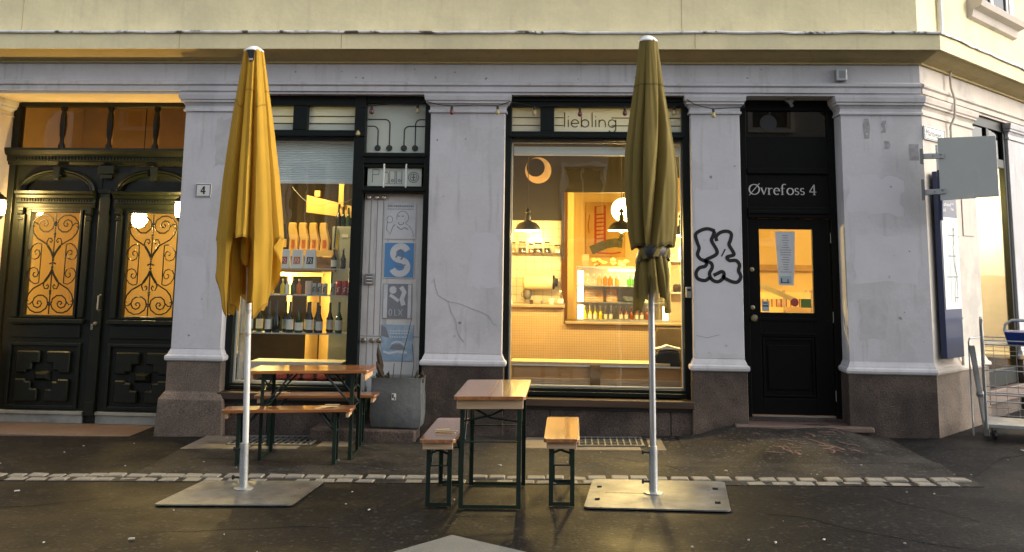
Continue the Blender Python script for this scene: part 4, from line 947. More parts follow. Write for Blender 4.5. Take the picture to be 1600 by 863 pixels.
# counter
ct = thing('service_counter', 'long beige mosaic counter across the cafe window', 'counter', (0, 1.6, .2))
mb = MB(); mb.box(-.76, -.08, 1.50, 2.1, .2, 1.195).box(-.08, 1.25, 1.50, 2.1, .2, 1.02); cf = obj('counter_body', mb, m_grout, ct)
mz = MB(); rk = random.Random(1)
x = -.755
while x < 1.22:
    z = .62; top = 1.19 if x < -.10 else 1.015
    while z < top-.02: mz.box(x, x+.0235, 1.4965, 1.4995, z, z+.0235); z += .0265
    x += .0265
o = obj('mosaic', mz, m_counter, ct); o['kind'] = 'stuff'
mb = MB(); mb.box(-.76, -.07, 1.46, 2.1, 1.196, 1.225).box(-.07, 1.26, 1.46, 2.1, 1.021, 1.045); obj('counter_top', mb, m_countertop, ct, bevel=.004)
# items on the left counter
def simple_bottle(name, label, cat, x, y, z, r, h, mat, mlabel=None, group=None, capmat=None, neck=.35):
    t_ = thing(name, label, cat, (x, y, z), group)
    mb = MB(); mb.lathe([(r*.9, z), (r, z+.01), (r, z+h*(1-neck)*.92), (r*.75, z+h*(1-neck)), (r*.36, z+h*(1-neck*.62)), (r*.33, z+h)], (x, y, 0), 12); obj('body', mb, mat, t_, smooth=True)
    if mlabel: mb = MB(); mb.lathe([(r*1.03, z+h*.10), (r*1.03, z+h*.42)], (x, y, 0), 12, cap=False); obj('label', mb, mlabel, t_, smooth=True)
    if capmat: mb = MB(); mb.lathe([(r*.4, z+h-.012), (r*.4, z+h+.006)], (x, y, 0), 10); obj('cap', mb, capmat, t_)
    return t_
simple_bottle('soap_bottle', 'clear pump bottle at the right end of the high counter', 'bottle', -.12, 1.6, 1.226, .03, .15, m_glassint, m_label, None, m_white)
for k, (x, z, s_) in enumerate(((-.22, 1.226, .03), (-.45, 1.226, .02), (-.33, 1.226, .016))):
    mb = MB(); mb.lathe([(s_*.8, z), (s_, z+.02), (s_, z+s_*2.2)], (x, 1.65, 0), 12); tag(obj('cup', mb, (m_white, m_darkwood, m_galv_d)[k], None, smooth=True), ('pale paper cup on the high coffee counter', 'small brown tamper cup left on the coffee counter', 'tiny grey espresso cup on the coffee counter')[k], 'cup')
mb = MB(); mb.loft([[(-.76, 1.55, 1.226), (-.66, 1.55, 1.226), (-.66, 1.62, 1.226), (-.76, 1.62, 1.226)], [(-.76, 1.55, 1.50), (-.735, 1.55, 1.50), (-.735, 1.62, 1.50), (-.76, 1.62, 1.50)]]); tag(obj('paper_stack', mb, m_white, None), 'tall white folded card at the left window edge', 'card')
# display case
dc = thing('display_case', 'glowing glass display case full of drinks and pastries', 'display case', (.5, 1.8, 1.045))
cx0, cx1, cy0, cy1, cz0, cz1 = .06, 1.10, 1.55, 2.05, 1.05, 1.64
mb = MB(); mb.box(cx0, cx1, cy0, cy0+.006, cz0, cz1); obj('front_pane', mb, m_glassint, dc)
mb = MB(); mb.box(cx0, cx0+.012, cy0+.01, cy0+.022, cz0, cz1).box(cx1-.012, cx1, cy0+.01, cy0+.022, cz0, cz1).box(cx0, cx1, cy0-.01, cy0-.001, cz0-.004, cz0+.025).box(cx0, cx1, cy0-.012, cy1, cz1+.001, cz1+.014); obj('case_frame', mb, m_chrome, dc)
mb = MB(); mb.box(cx0, cx1, cy1, cy1+.02, cz0, cz1); obj('back_panel', mb, m_int_cream, dc)
for z in (1.25, 1.43):
    mb = MB(); mb.box(cx0+.013, cx1-.013, cy0+.02, cy1-.002, z, z+.010); obj('glass_shelf', mb, m_chrome, dc)
for k, zz in enumerate((1.06, 1.26, 1.44)):
    mb = MB(); mb.tube([(cx0+.045, cy0+.04, zz+.005), (cx0+.045, cy0+.04, zz+.165)], .032, 10); obj('light_tube', mb, m_glow_hot, dc, smooth=True)
mb = MB(); mb.tube([(.42, cy0+.05, 1.615), (.85, cy0+.05, 1.615)], .010, 8); obj('light_tube', mb, m_glow_hot, dc)
mb = MB(); mb.tube([(cx1-.05, cy0+.04, 1.06), (cx1-.05, cy0+.04, 1.22)], .03, 10); obj('light_tube', mb, m_glow_hot, dc)
point_light('case_light', (.62, 1.72, 1.59), 7, (1, .78, .42), .03, dc)
x = .155; k = 0; nm = ['yellow']*4+['clear']*3+['amber']*6
lab = ['leftmost yellow lemonade bottle on the bottom shelf', 'second yellow lemonade bottle on the bottom shelf', 'third yellow lemonade bottle on the bottom shelf', 'yellow lemonade bottle next to the clear bottles', 'first clear bottle after the yellow ones', 'middle clear bottle on the bottom shelf', 'clear bottle beside the amber ones', 'amber bottle beside the clear ones', 'second amber bottle on the bottom shelf', 'third amber bottle on the bottom shelf', 'fourth amber bottle on the bottom shelf', 'fifth amber bottle on the bottom shelf', 'last amber bottle at the right of the bottom shelf']
while k < 13:
    simple_bottle('drink_bottle', lab[k], 'bottle', x, 1.66, 1.062, .021, .15, {'yellow': m_yellowjuice, 'clear': m_glassint, 'amber': m_redjuice}[nm[k]], m_label if k % 3 else None, 'bottles on the bottom shelf of the display case', m_white, .5); x += .058; k += 1
for k in range(8):
    x = .19+k*.065
    mt = (m_glassint, m_glassint, m_bread, m_orangejuice, m_orangejuice, m_bread, m_greenjuice, m_greenjuice)[k]
    lb_ = ['first clear tumbler on the top shelf of the case', 'second clear tumbler on the top shelf of the case', 'brown jar on the top shelf beside the orange juice', 'left orange juice bottle on the top shelf', 'right orange juice bottle on the top shelf', 'brown jar between orange and green bottles', 'left green bottle on the top shelf', 'right green bottle on the top shelf'][k]
    if k in (3, 4): x = .385+(k-3)*.058
    if k == 5: x = .52
    if k in (6, 7): x = .655+(k-6)*.058
    simple_bottle('juice_bottle', lb_, 'bottle', x, 1.68, 1.441, .027, .125, mt, None, 'bottles on the top shelf of the display case', m_white, .3)
mb = MB(); mb.lathe([(.02, 1.261), (.07, 1.28), (.085, 1.325), (.078, 1.325), (.06, 1.285), (.001, 1.275)], (.66, 1.68, 0), 16); tag(obj('bowl', mb, m_galv_d, None, smooth=True), 'grey bowl on the middle shelf of the display case', 'bowl')
for k, (x0, x1, h) in enumerate(((.16, .36, .12), (.40, .52, .14), (.76, .93, .11))):
    mb = MB(); mb.box(x0, x1, 1.70, 1.715, 1.261, 1.261+h); cd = tag(obj('price_card', mb, (m_bread, m_bread, m_label)[k], None), ('brown menu card at the left of the middle shelf', 'tall brown price card in the middle of the case', 'cream price card right of the grey bowl')[k], 'card')
    q = MB(); rk = random.Random(k)
    for z in range(4):
        q.box(x0+.01, x0+.01+(x1-x0)*rk.uniform(.3, .8), 1.697, 1.6995, 1.275+z*.027, 1.281+z*.027)
    obj('text_line', q, m_white, cd)
# pastries on the case
def pastry(x, z, lab_, n=7, seed=0, mat=m_bread, spread=.07):
    t_ = thing('pastry_pile', lab_, 'pastries', (x, 1.75, z)); rk = random.Random(seed)
    for k in range(n):
        mb = MB(); px, py, pz = x+rk.uniform(-spread, spread), 1.72+rk.uniform(-.05, .05), z+.02+rk.uniform(0, .055)
        a = rk.uniform(0, 3); pts = [(px+.035*math.cos(a+q), py+.035*math.sin(a+q)*.6, pz+.008*math.sin(q*2)) for q in (0, .7, 1.4, 2.1, 2.8, 3.5)]
        mb.tube(pts, [.006, .016, .021, .021, .016, .006], 8); obj('pastry', mb, mat, t_, smooth=True)
pastry(.34, 1.655, 'heap of golden croissants left on the display case', 9, 1)
pastry(.90, 1.655, 'heap of buns at the right on the display case', 9, 5, m_bread, .09)
pastry(.55, 1.655, 'flat pale loaves in the middle of the display case', 5, 3, M('pale_loaf', (.75, .55, .2), .6), .11)
mb = MB(); mb.box(.12, .20, 1.70, 1.78, 1.655, 1.79); tag(obj('grinder_hopper', mb, m_brownwood, None, bevel=.005), 'brown tinted box on the left end of the display case', 'box')
# pendants
def pendant(x, y, zr, label, s=1.0):
    t_ = thing('pendant_lamp', label, 'lamp', (x, y, zr), 'dark enamel pendant lamps in the cafe window')
    z = zr
    mb = MB(); mb.lathe([(.145*s, z), (.142*s, z+.012), (.125*s, z+.05), (.09*s, z+.085), (.045*s, z+.10), (.028*s, z+.115), (.03*s, z+.15), (.022*s, z+.17), (.012*s, z+.185), (.032*s, z+.20), (.03*s, z+.212), (.008*s, z+.24), (.001, z+.245)], (x, y, 0), 24, cap=False); obj('lamp_shade', mb, m_lampgreen, t_, smooth=True)
    mb = MB(); mb.lathe([(.136*s, z+.006), (.118*s, z+.045), (.085*s, z+.078), (.001, z+.085)], (x, y, 0), 24, cap=False); obj('inner_shade', mb, m_white, t_, smooth=True)
    mb = MB(); mb.lathe([(.001, z-.02), (.03, z-.005), (.036, z+.02), (.02, z+.055), (.015, z+.07)], (x, y, 0), 12); obj('bulb', mb, M('lit_pendant_bulb', (1, .9, .7), .5, var=0, emit=(1, .8, .45), estr=9), t_, smooth=True)
    mb = MB(); mb.lathe([(.138*s, z-.001), (.147*s, z-.001), (.147*s, z+.010), (.138*s, z+.010), (.138*s, z-.001)], (x, y, 0), 24, cap=False); obj('shade_rim', mb, m_glow, t_, smooth=True)
    mb = MB(); mb.tube([(x, y, z+.24), (x, y, 3.57)], .004, 6); obj('cord', mb, m_cable, t_)
    point_light('pendant_light', (x, y, z-.05), 46, WARM, .05, t_)
pendant(-.47, .95, 2.025, 'dark enamel pendant lamp over the coffee counter at the left')
pendant(.535, .95, 2.035, 'dark enamel pendant lamp partly behind the olive parasol')
pendant(1.17, .95, 1.99, 'dark enamel pendant lamp at the right window edge')
gl = thing('globe_lamp', 'round white glowing globe lamp deep inside the cafe', 'lamp', (.66, 3.0, 2.4))
mb = MB(); mb.lathe([(.155*math.sin(math.pi*i/14)+.001, 2.36-.155*math.cos(math.pi*i/14)) for i in range(15)], (.66, 3.0, 0), 22); obj('globe', mb, m_glow_hot, gl, smooth=True)
mb = MB(); mb.tube([(.66, 3.0, 2.51), (.66, 3.0, 3.57)], .005, 6); obj('cord', mb, m_cable, gl)
point_light('globe_light', (.66, 2.78, 2.3), 34, WARM, .12, gl)
ml = thing('wall_moon_disc', 'pale crescent lamp with a dark disc high in the cafe', 'lamp', (-.4, 1.6, 2.78))
mb = MB(); mb.lathe([(.15, 0), (.15, .02), (.001, .02)], (-.385, 1.60, 2.735), 28, 'y'); obj('pale_disc', mb, M('pale_wood_disc', (.62, .44, .20), .6, var=.2, scale=12, emit=(1, .6, .2), estr=.12), ml)
mb = MB(); mb.lathe([(.105, 0), (.105, .012), (.001, .012)], (-.415, 1.575, 2.765), 28, 'y'); obj('dark_disc', mb, m_int_dark, ml)
mb = MB(); mb.tube([(-.385, 1.6, 2.88), (-.385, 1.6, 3.57)], .003, 6); obj('cord', mb, m_cable, ml)
# picture on the back wall
pi = thing('painting', 'large ochre abstract painting on the yellow back wall', 'painting', (.45, 4.19, 1.8))
mb = MB(); mb.box(.20, .74, 4.15, 4.19, 1.78, 2.52); obj('canvas', mb, m_canvas, pi)
mb = MB(); mb.ribbon([(.33, 1.95), (.33, 2.46), (.46, 2.48), (.46, 1.98)], .03, 4.15, .004)
for k in range(7): mb.ribbon([(.34, 2.02+k*.055), (.45, 2.03+k*.055)], .022, 4.15, .004)
mb.ribbon([(.24, 2.1), (.23, 2.2), (.25, 2.35)], .012, 4.15, .004); mb.ribbon([(.35, 1.83), (.55, 1.82), (.68, 1.84)], .02, 4.15, .004)
obj('red_stroke', mb, m_artred, pi)
mb = MB(); mb.ribbon([(.27, 1.86), (.36, 1.90), (.48, 1.95), (.60, 1.97), (.70, 1.96)], .12, 4.15, .003); mb.ribbon([(.66, 2.0), (.70, 2.08)], .05, 4.15, .003); obj('olive_stroke', mb, m_artgrn, pi)
# shelves on the right of the case
rs = thing('back_shelf', 'warm lit wall shelf at the right edge of the window', 'shelf', (1.3, 2.2, 1.7))
for z in (1.35, 1.72): mb = MB(); mb.box(1.12, 1.75, 2.1, 2.3, z, z+.018); obj('board', mb, m_white, rs)
mb = MB(); mb.box(1.12, 1.16, 2.1, 2.3, .2, 2.1).box(1.16, 1.9, 2.305, 2.33, .2, 2.3); obj('upright', mb, m_int_cream, rs)
for k, (x, z, r, h, mt, lb_) in enumerate(((1.30, 1.74, .04, .16, m_glow, 'small white lit lamp glass on the right shelf'), (1.20, 1.74, .04, .13, m_glassint, 'clear jar left of the lit lamp glass'), (1.24, 1.37, .05, .09, m_darkwood, 'dark bowl on the lower right shelf'), (1.36, 1.37, .04, .22, m_glassint, 'tall clear carafe on the lower right shelf'))):
    mb = MB(); mb.lathe([(r*.8, z), (r, z+.02), (r, z+h*.8), (r*.7, z+h)], (x, 2.15, 0), 14); tag(obj('glass_vessel', mb, mt, None, smooth=True), lb_, 'vessel')
# window bench
wb = thing('window_bench', 'pale wooden bench counter just inside the cafe window', 'bench', (.2, .5, .2))
mb = MB(); mb.box(-.60, .98, .34, .66, .69, .715); obj('bench_top', mb, wood_mat('pale_bench_wood', (.5, .36, .2), (.72, .56, .34), .4, 0, 6), wb, bevel=.003)
m_benchw = wood_mat('bench_panel_wood', (.36, .18, .06), (.52, .29, .11), .5, 0, 5)
for x0, x1 in ((-.59, .19), (.29, 1.08)): mb = MB(); mb.box(x0, x1, .36, .38, .56, .675); obj('front_board', mb, m_benchw, wb); mb = MB(); mb.box(x0, x1, .33, .358, .492, .555); obj('foot_board', mb, m_rawwood, wb); mb = MB(); mb.box(x0, x1, .33, .35, .676, .689); obj('under_rail', mb, m_white, wb)
mb = MB(); mb.box(.19, .29, .32, .40, .492, .688); obj('bench_post', mb, m_brownwood, wb)
mb = MB(); mb.box(-.66, 1.1, .56, .60, .2, .49); obj('kick_board', mb, m_brownwood, wb)
mb = MB(); mb.prism([(.80, .705), (.82, .78), (.88, .83), (.98, .85), (1.09, .83), (1.09, .60), (.84, .60)], .40, .56); tag(obj('dark_bag', mb, m_blackplastic, None, bevel=.02), 'dark slumped bag on the window bench at the right', 'bag')
mb = MB(); mb.prism([(.82, .852), (.90, .868), (.96, .892), (1.04, .87), (1.09, .862), (1.09, .853)], .40, .54); tag(obj('newspaper', mb, m_label, None), 'folded paper on top of the dark bag', 'paper')
mb = MB(); mb.box(.93, 1.25, 1.36, 1.455, .62, 1.0); tag(obj('black_crate', mb, M('dark_crate', (.05, .035, .02), .7, var=.3), None, bevel=.01), 'dark crate against the right end of the counter', 'crate')
# partition and furniture behind the shop door
for k in range(3):
    bk = thing('stool_chair', '', 'chair', (2.2+k*.35, 1.9+k*.2, .2), 'pale wooden chairs seen through the door glass')
    bk['label'] = ('left pale wooden slatted chair through the door glass', 'middle pale wooden slatted chair through the door glass', 'right pale wooden slatted chair through the door glass')[k]
    X_, Y_ = 2.2+k*.35, 1.9+k*.2
    mb = MB(); mb.box(X_-.2, X_+.2, Y_-.2, Y_+.2, .62, .66); obj('seat', mb, m_rawwood, bk)
    for sx in (-1, 1):
        for sy in (-1, 1): mb = MB(); mb.box(X_+sx*.18-.018, X_+sx*.18+.018, Y_+sy*.18-.018, Y_+sy*.18+.018, .2, 1.42 if sy < 0 else .62); obj('leg', mb, m_rawwood, bk)
    for z in (1.0, 1.16, 1.32): mb = MB(); mb.box(X_-.17, X_+.17, Y_-.205, Y_-.19, z, z+.07); obj('back_rail', mb, m_blocky, bk)
    for q in range(7): mb = MB(); mb.box(X_-.15+q*.05-.006, X_-.15+q*.05+.006, Y_-.188, Y_-.176, .70, 1.32); obj('spindle', mb, m_redjuice, bk)
mb = MB(); mb.loft([[(1.98, 1.0, 1.46), (1.98, 1.03, 1.46), (1.98, 1.03, 1.52), (1.98, 1.0, 1.52)], [(2.38, 1.0, 1.30), (2.38, 1.03, 1.30), (2.38, 1.03, 1.35), (2.38, 1.0, 1.35)]]); tag(obj('handrail', mb, M('cream_rail', (.85, .7, .3), .5), None), 'sloping cream rail seen low through the door glass', 'rail')
mb = MB(); mb.box(2.19, 2.24, 4.12, 4.19, 1.7, 3.0).box(2.19, 3.4, 4.12, 4.19, 1.62, 1.70); obj('wall_panel_trim', mb, m_canvas, CR)
t_ = thing('back_room_lamp', 'ceiling lamp in the room behind the shop door', 'lamp', (2.6, 2.0, 3.2))
mb = MB(); mb.lathe([(.12, 3.50), (.14, 3.53), (.12, 3.57)], (2.6, 1.9, 0), 18); obj('globe', mb, m_glow_hot, t_)
point_light('back_room_light', (2.6, 1.9, 3.38), 150, WARM, .1, t_)

# side street window
WS = part('side_window', B)
mb = MB(); mb.box(1.36, 1.39, .04, .10, .45, 3.35, swT).box(2.42, 2.50, .03, .10, .45, 3.35, swT).box(1.39, 2.42, .035, .10, 2.82, 2.92, swT).box(1.39, 2.42, .035, .10, 3.24, 3.35, swT).box(1.90, 1.98, .035, .10, 2.92, 3.24, swT).box(1.39, 2.42, .035, .10, .45, .62, swT)
obj('window_frame', mb, m_black, WS, bevel=.005)
mb = MB(); mb.box(1.39, 2.42, .06, .066, .62, 2.82, swT); obj('pane', mb, m_glass, WS)
mb = MB(); mb.box(1.39, 2.42, .06, .066, 2.92, 3.24, swT); obj('transom_pane', mb, m_glass_dk, WS)
mb = MB(); mb.box(1.36, 2.50, .02, .4, -.1, .30, swT); obj('granite_block', mb, m_granite, WS)
mb = MB(); mb.box(1.36, 2.50, -.03, .3, .30, .44, swT); obj('window_sill', mb, m_step, WS, bevel=.01)
mb = MB(); mb.box(3.1, 5.2, .05, .4, -.1, 3.36, swT); obj('side_wall', mb, m_plaster_side, B)
mb = MB(); mb.box(1.30, 1.355, .05, .4, .4, 3.36, swT); obj('jamb', mb, m_plaster_side, B)
mb = MB(); mb.box(.92, 1.22, -.012, -.0008, 2.02, 2.80, swT); obj('wall_hatch', mb, m_plaster_side, B, bevel=.006)
# low light inside side room
mb = MB(); mb.box(4.3, 5.25, 2.6, 2.68, .2, 3.58); obj('partition', mb, m_int_cream, CR)
t_ = thing('side_room_lamp', 'warm lamp inside the side street window', 'lamp', (4.45, 1.9, 2.6))
mb = MB(); mb.lathe([(.09, 2.62), (.11, 2.66), (.06, 2.76)], (4.42, 1.95, 0), 16); obj('shade', mb, m_glow, t_)
mb = MB(); mb.tube([(4.42, 1.95, 2.76), (4.42, 1.95, 3.57)], .004, 6); obj('cord', mb, m_cable, t_)
point_light('side_room_light', (4.42, 1.95, 2.5), 70, WARM, .08, t_)

# ============================================================ LEFT SHOP INTERIOR
LR = part('shop_room', B)
mb = MB(); mb.box(-4.43, -1.0, 2.9, 3.0, .1, 3.6).loft([[(-3.93, .74, z), (-3.90, .74, z), (-4.42, 2.9, z), (-4.45, 2.9, z)] for z in (.1, 3.6)]).box(-3.94, -3.91, .45, .74, .1, 3.6).box(-1.1, -1.0, .5, 2.9, .1, 3.6).box(-2.1, -1.42, .305, .34, .14, 3.4); obj('room_wall', mb, m_curtain, LR)
mb = MB(); mb.box(-3.93, -1.0, .35, 2.9, 3.58, 3.64); obj('room_ceiling', mb, m_int_dark, LR)
mb = MB(); mb.box(-3.93, -1.0, .45, 2.9, .12, .2); obj('room_floor', mb, m_floor_int, LR)
# gathered curtain behind
mb = MB(); rings = []
for z in (1.85, 3.3): rings.append([(-4.1+i*.03, 2.2+.035*math.sin(i*.9)+.02*math.sin(i*.37), z) for i in range(84)])
mb.loft(rings, closed=False, cap=False); tag(obj('curtain', mb, m_curtain, None, smooth=True), 'dark brown gathered curtain behind the bottles', 'curtain')
# display shelves
SHZ = (.955, 1.335, 1.60)
rk_ = thing('display_shelf', 'glass shelves hung inside the left shop window', 'shelf', (-2.8, .38, .9))
for z in SHZ: mb = MB(); mb.box(-3.35, -2.24, .27, .50, z-.012, z); obj('glass_shelf', mb, M('shelf_edge_glass', (.45, .50, .47), .2, var=.05), rk_, bevel=.002)
mb = MB(); mb.box(-3.36, -3.34, .30, .50, .48, 1.9); obj('side_panel', mb, m_whitewood, rk_)
W_ = [(-3.28, .040, .31, m_bottledark, m_label_b), (-3.08, .036, .31, m_bottledark, m_label), (-3.00, .040, .32, m_bottledark, None), (-2.86, .038, .31, m_bottledark, m_label), (-2.765, .042, .24, m_bottlegreen, m_label), (-2.655, .038, .31, m_bottledark, m_label), (-2.555, .036, .27, m_bottlebrown, m_label), (-2.355, .036, .31, m_bottlegreen, m_label)]
WL = ['dark wine bottle with pale blue label at the far left', 'wine bottle with white label next to the parasol pole', 'unlabelled black wine bottle on the bottom shelf', 'dark wine bottle with small pink white label', 'squat green bottle with wide cream label', 'tall wine bottle in the middle of the bottom shelf', 'brown bottle left of the lit column', 'green wine bottle standing alone at the right']
for (x, r, h, mt, ml_), lb_ in zip(W_, WL): simple_bottle('wine_bottle', lb_, 'bottle', x, .36, .955, r, h, mt, ml_, 'wine bottles on the bottom window shelf', None, .48)
for k, (x, mt, lb_) in enumerate(((-2.95, m_yellowjuice, 'yellow soda bottle on the middle window shelf'), (-2.90, m_label, 'cream soda bottle on the middle window shelf'), (-2.845, m_bottlegreen, 'green soda bottle on the middle window shelf'), (-2.78, m_orangejuice, 'orange soda bottle on the middle window shelf'), (-3.18, m_canred, 'red bottle behind the yellow parasol'))):
    simple_bottle('soda_bottle', lb_, 'bottle', x, .36, 1.335, .025, .15, mt, None, 'soda bottles on the middle window shelf', m_capwhite, .35)
def can(x, mt, lb_, z=1.335, r=.026, h=.115, group=None):
    t_ = thing('drink_can', lb_, 'can', (x, .36, z), group)
    mb = MB(); mb.lathe([(r*.85, z), (r, z+.008), (r, z+h-.012), (r*.85, z+h)], (x, .36, 0), 14); obj('body', mb, mt, t_, smooth=True)
    mb = MB(); mb.ribbon([(x-.014, z+.03), (x-.002, z+.05), (x-.012, z+.065), (x+.012, z+.08)], .010, .36-r-.0005, .001); obj('print', mb, m_white if mt is m_canred else m_inkdark, t_)
for k, x in enumerate((-2.62, -2.565, -2.51, -2.43)): can(x, m_cansilver, ('first silver can on the middle shelf', 'second silver can on the middle shelf', 'third silver can on the middle shelf', 'silver can with dark print before the lit column')[k], group='silver cans on the middle shelf')
for k, x in enumerate((-2.365, -2.30, -2.235-.02)): can(x, m_canred, ('left of the three red cans', 'middle one of the three red cans', 'right of the three red cans')[k], r=.031, h=.145, group='red cans on the middle shelf')
for k, (x, mt, lb_) in enumerate(((-3.20, m_bottlegreen, 'green wine bottle in the back row at the far left'), (-2.93, m_bottledark, 'black bottle in the back row beside the pole'), (-2.70, m_bottledark, 'black bottle in the back row behind the middle'), (-2.60, m_bottlegreen, 'green bottle in the back row'), (-2.47, m_bottlebrown, 'brown bottle in the back row by the lit boards'))):
    simple_bottle('wine_bottle', lb_, 'bottle', x, .455, .955, .036, .30, mt, m_label_b if k % 2 else m_label, 'wine bottles on the bottom window shelf', None, .48)
for k, (x, mt, lb_) in enumerate(((-3.28, m_label, 'cream carton at the left end of the middle shelf'), (-3.10, m_yellowjuice, 'yellow carton behind the parasol cloth'), (-2.70, m_white, 'white carton behind the silver cans'))):
    mb = MB(); mb.box(x-.03, x+.03, .42, .48, 1.335, 1.47); tag(obj('carton', mb, mt, None, bevel=.004), lb_, 'carton')
for k, (x0, z0, x1, z1, sag) in enumerate(((-3.05, 2.47, -2.62, 2.30, .10), (-2.62, 2.30, -2.24, 2.46, .06))):
    mb = MB(); mb.tube([(x0+(x1-x0)*q/8, .9, z0+(z1-z0)*q/8-sag*math.sin(math.pi*q/8)) for q in range(9)], .0022, 5); tag(obj('hanging_wire', mb, m_inkgrey, None), ('pale wire sagging below the blind at the left', 'pale wire rising right towards the blind corner')[k], 'wire')
# coffee bags
for k, (x, mt, lb_) in enumerate(((-2.945, m_redprint, 'white coffee bag with red square print'), (-2.81, m_orprint, 'white coffee bag with orange square print'), (-2.675, m_bkprint, 'white coffee bag with black square print'))):
    t_ = thing('coffee_bag', lb_, 'bag', (x, .36, 1.6), 'coffee bags on the top shelf')
    mb = MB(); mb.loft([[(x-.058, .33, 1.6), (x+.058, .33, 1.6), (x+.058, .41, 1.6), (x-.058, .41, 1.6)], [(x-.056, .335, 1.66), (x+.056, .335, 1.66), (x+.056, .405, 1.66), (x-.056, .405, 1.66)], [(x-.052, .362, 1.79), (x+.052, .362, 1.79), (x+.052, .376, 1.79), (x-.052, .376, 1.79)]]); obj('bag_body', mb, m_white, t_, bevel=.004)
    mb = MB(); mb.v = [(x-.034, .3305, 1.642), (x+.034, .3305, 1.642), (x+.034, .3455, 1.715), (x-.034, .3455, 1.715)]; mb.f = [(0, 1, 2, 3)]; obj('print', mb, mt, t_)
    mb = MB(); z0 = 1.652
    for pts in ([(x-.02, z0), (x-.012, z0+.05), (x-.002, z0+.02)], [(x+.004, z0+.05), (x+.02, z0+.03), (x+.006, z0+.008), (x+.022, z0)]):
        mb.ribbon(pts, .006, 0, .001)
    mb.v = [(a, .3305+(c-1.642)*.2055-.0012+b*.5, c) for a, b, c in mb.v]; obj('print_line', mb, m_white, t_)
for k, (x, lb_) in enumerate(((-2.43, 'small beer bottle at the left before the fridge'), (-2.335, 'dark beer bottle with round badge before the fridge'))):
    t_ = simple_bottle('beer_bottle', lb_, 'bottle', x, .36, 1.6, .028, .205, m_bottlebrown, m_label if k == 0 else m_bkprint, 'beer bottles on the top shelf', m_chrome, .45)
# further in: tall cream blocky bottles on a ledge, dark bottles, sloping desk, fridge
ld = thing('wood_ledge', 'lit wooden ledge behind the coffee bags', 'ledge', (-2.9, 1.0, 1.7))
mb = MB(); mb.box(-3.45, -2.55, .92, 1.12, 1.72, 1.79); obj('ledge_board', mb, m_blocky, ld); mb = MB(); mb.box(-3.45, -2.55, .94, 1.1, 1.56, 1.715); obj('ledge_front', mb, m_brownwood, ld)
for k in range(4):
    x = -3.04+k*.115; mb = MB(); mb.loft([[(x+sx*w_+dx, 1.0+sy*.035, z) for sx, sy in ((-1, -1), (1, -1), (1, 1), (-1, 1))] for z, w_, dx in ((1.79, .045, .01), (1.9, .045, .015), (1.97, .042, -.002), (2.03, .038, -.012), (2.075, .036, -.01), (2.085, .03, -.01))])
    t_ = thing('cream_jug', ('leftmost of the four tall cream jugs', 'second of the four tall cream jugs', 'third of the four tall cream jugs', 'rightmost of the four tall cream jugs')[k], 'jug', (x, 1, 1.79), 'tall cream jugs on the ledge'); obj('jug_body', mb, m_blocky, t_, bevel=.008)
    mb = MB(); mb.box(x-.006, x+.03, .957, .963, 1.81, 1.90); obj('jug_label', mb, m_orprint, t_)
for k in range(4):
    x = -3.40+k*.085; simple_bottle('liqueur_bottle', ('first dark bottle on the ledge by the parasol', 'second dark bottle on the ledge by the parasol', 'third dark bottle on the ledge by the parasol', 'dark bottle next to the cream jugs')[k], 'bottle', x, 1.0, 1.79, .034, .28, m_bottledark, m_blocky, 'dark bottles on the ledge', None, .45)
mb = MB(); mb.prism([(-2.96, 2.21), (-2.96, 2.40), (-2.44, 2.28), (-2.36, 2.28), (-2.36, 2.13), (-2.62, 2.10), (-2.62, 2.17)], 1.2, 1.24); sb_ = thing('slanted_board', 'slanted pale wooden board above the fridge', 'board', (-2.7, 1.2, 2.2)); obj('panel', mb, m_blocky, sb_)
mb = MB(); mb.box(-2.59, -2.535, 1.16, 1.199, 2.27, 3.4); obj('post', mb, m_blocky, sb_); mb = MB(); mb.box(-2.87, -2.81, 1.19, 1.25, 2.385, 2.45); obj('knob_block', mb, m_blocky, sb_)
fd = thing('fridge', 'grey upright fridge inside the left shop window', 'fridge', (-2.45, 1.1, .2)); mb = MB(); mb.box(-2.61, -2.33, 1.0, 1.5, .2, 2.05); obj('cabinet', mb, m_fridge, fd, bevel=.012)
mb = MB(); mb.box(-2.50, -2.43, .994, .9985, 1.93, 1.965); obj('badge', mb, m_white, fd); mb = MB(); mb.box(-2.56, -2.535, .994, .9985, 1.80, 1.98); obj('sticker', mb, m_yellowjuice, fd); mb = MB(); mb.tube([(-2.60, .99, 1.3), (-2.59, .98, 1.6), (-2.565, .98, 2.05)], .008, 6); obj('handle', mb, m_blackplastic, fd)
for k in range(5):
    x = -2.58+k*.055; simple_bottle('wine_bottle_on_fridge', ('left of the bottles standing on the fridge', 'second bottle standing on the fridge', 'third bottle standing on the fridge', 'fourth bottle standing on the fridge', 'right of the bottles standing on the fridge')[k], 'bottle', x, 1.15, 2.052, .03, (.25, .22, .21, .18, .17)[k], (m_bottledark, m_bottledark, m_bottlegreen, m_bottlebrown, m_bottledark)[k], None, 'bottles standing on the fridge', None, .5)
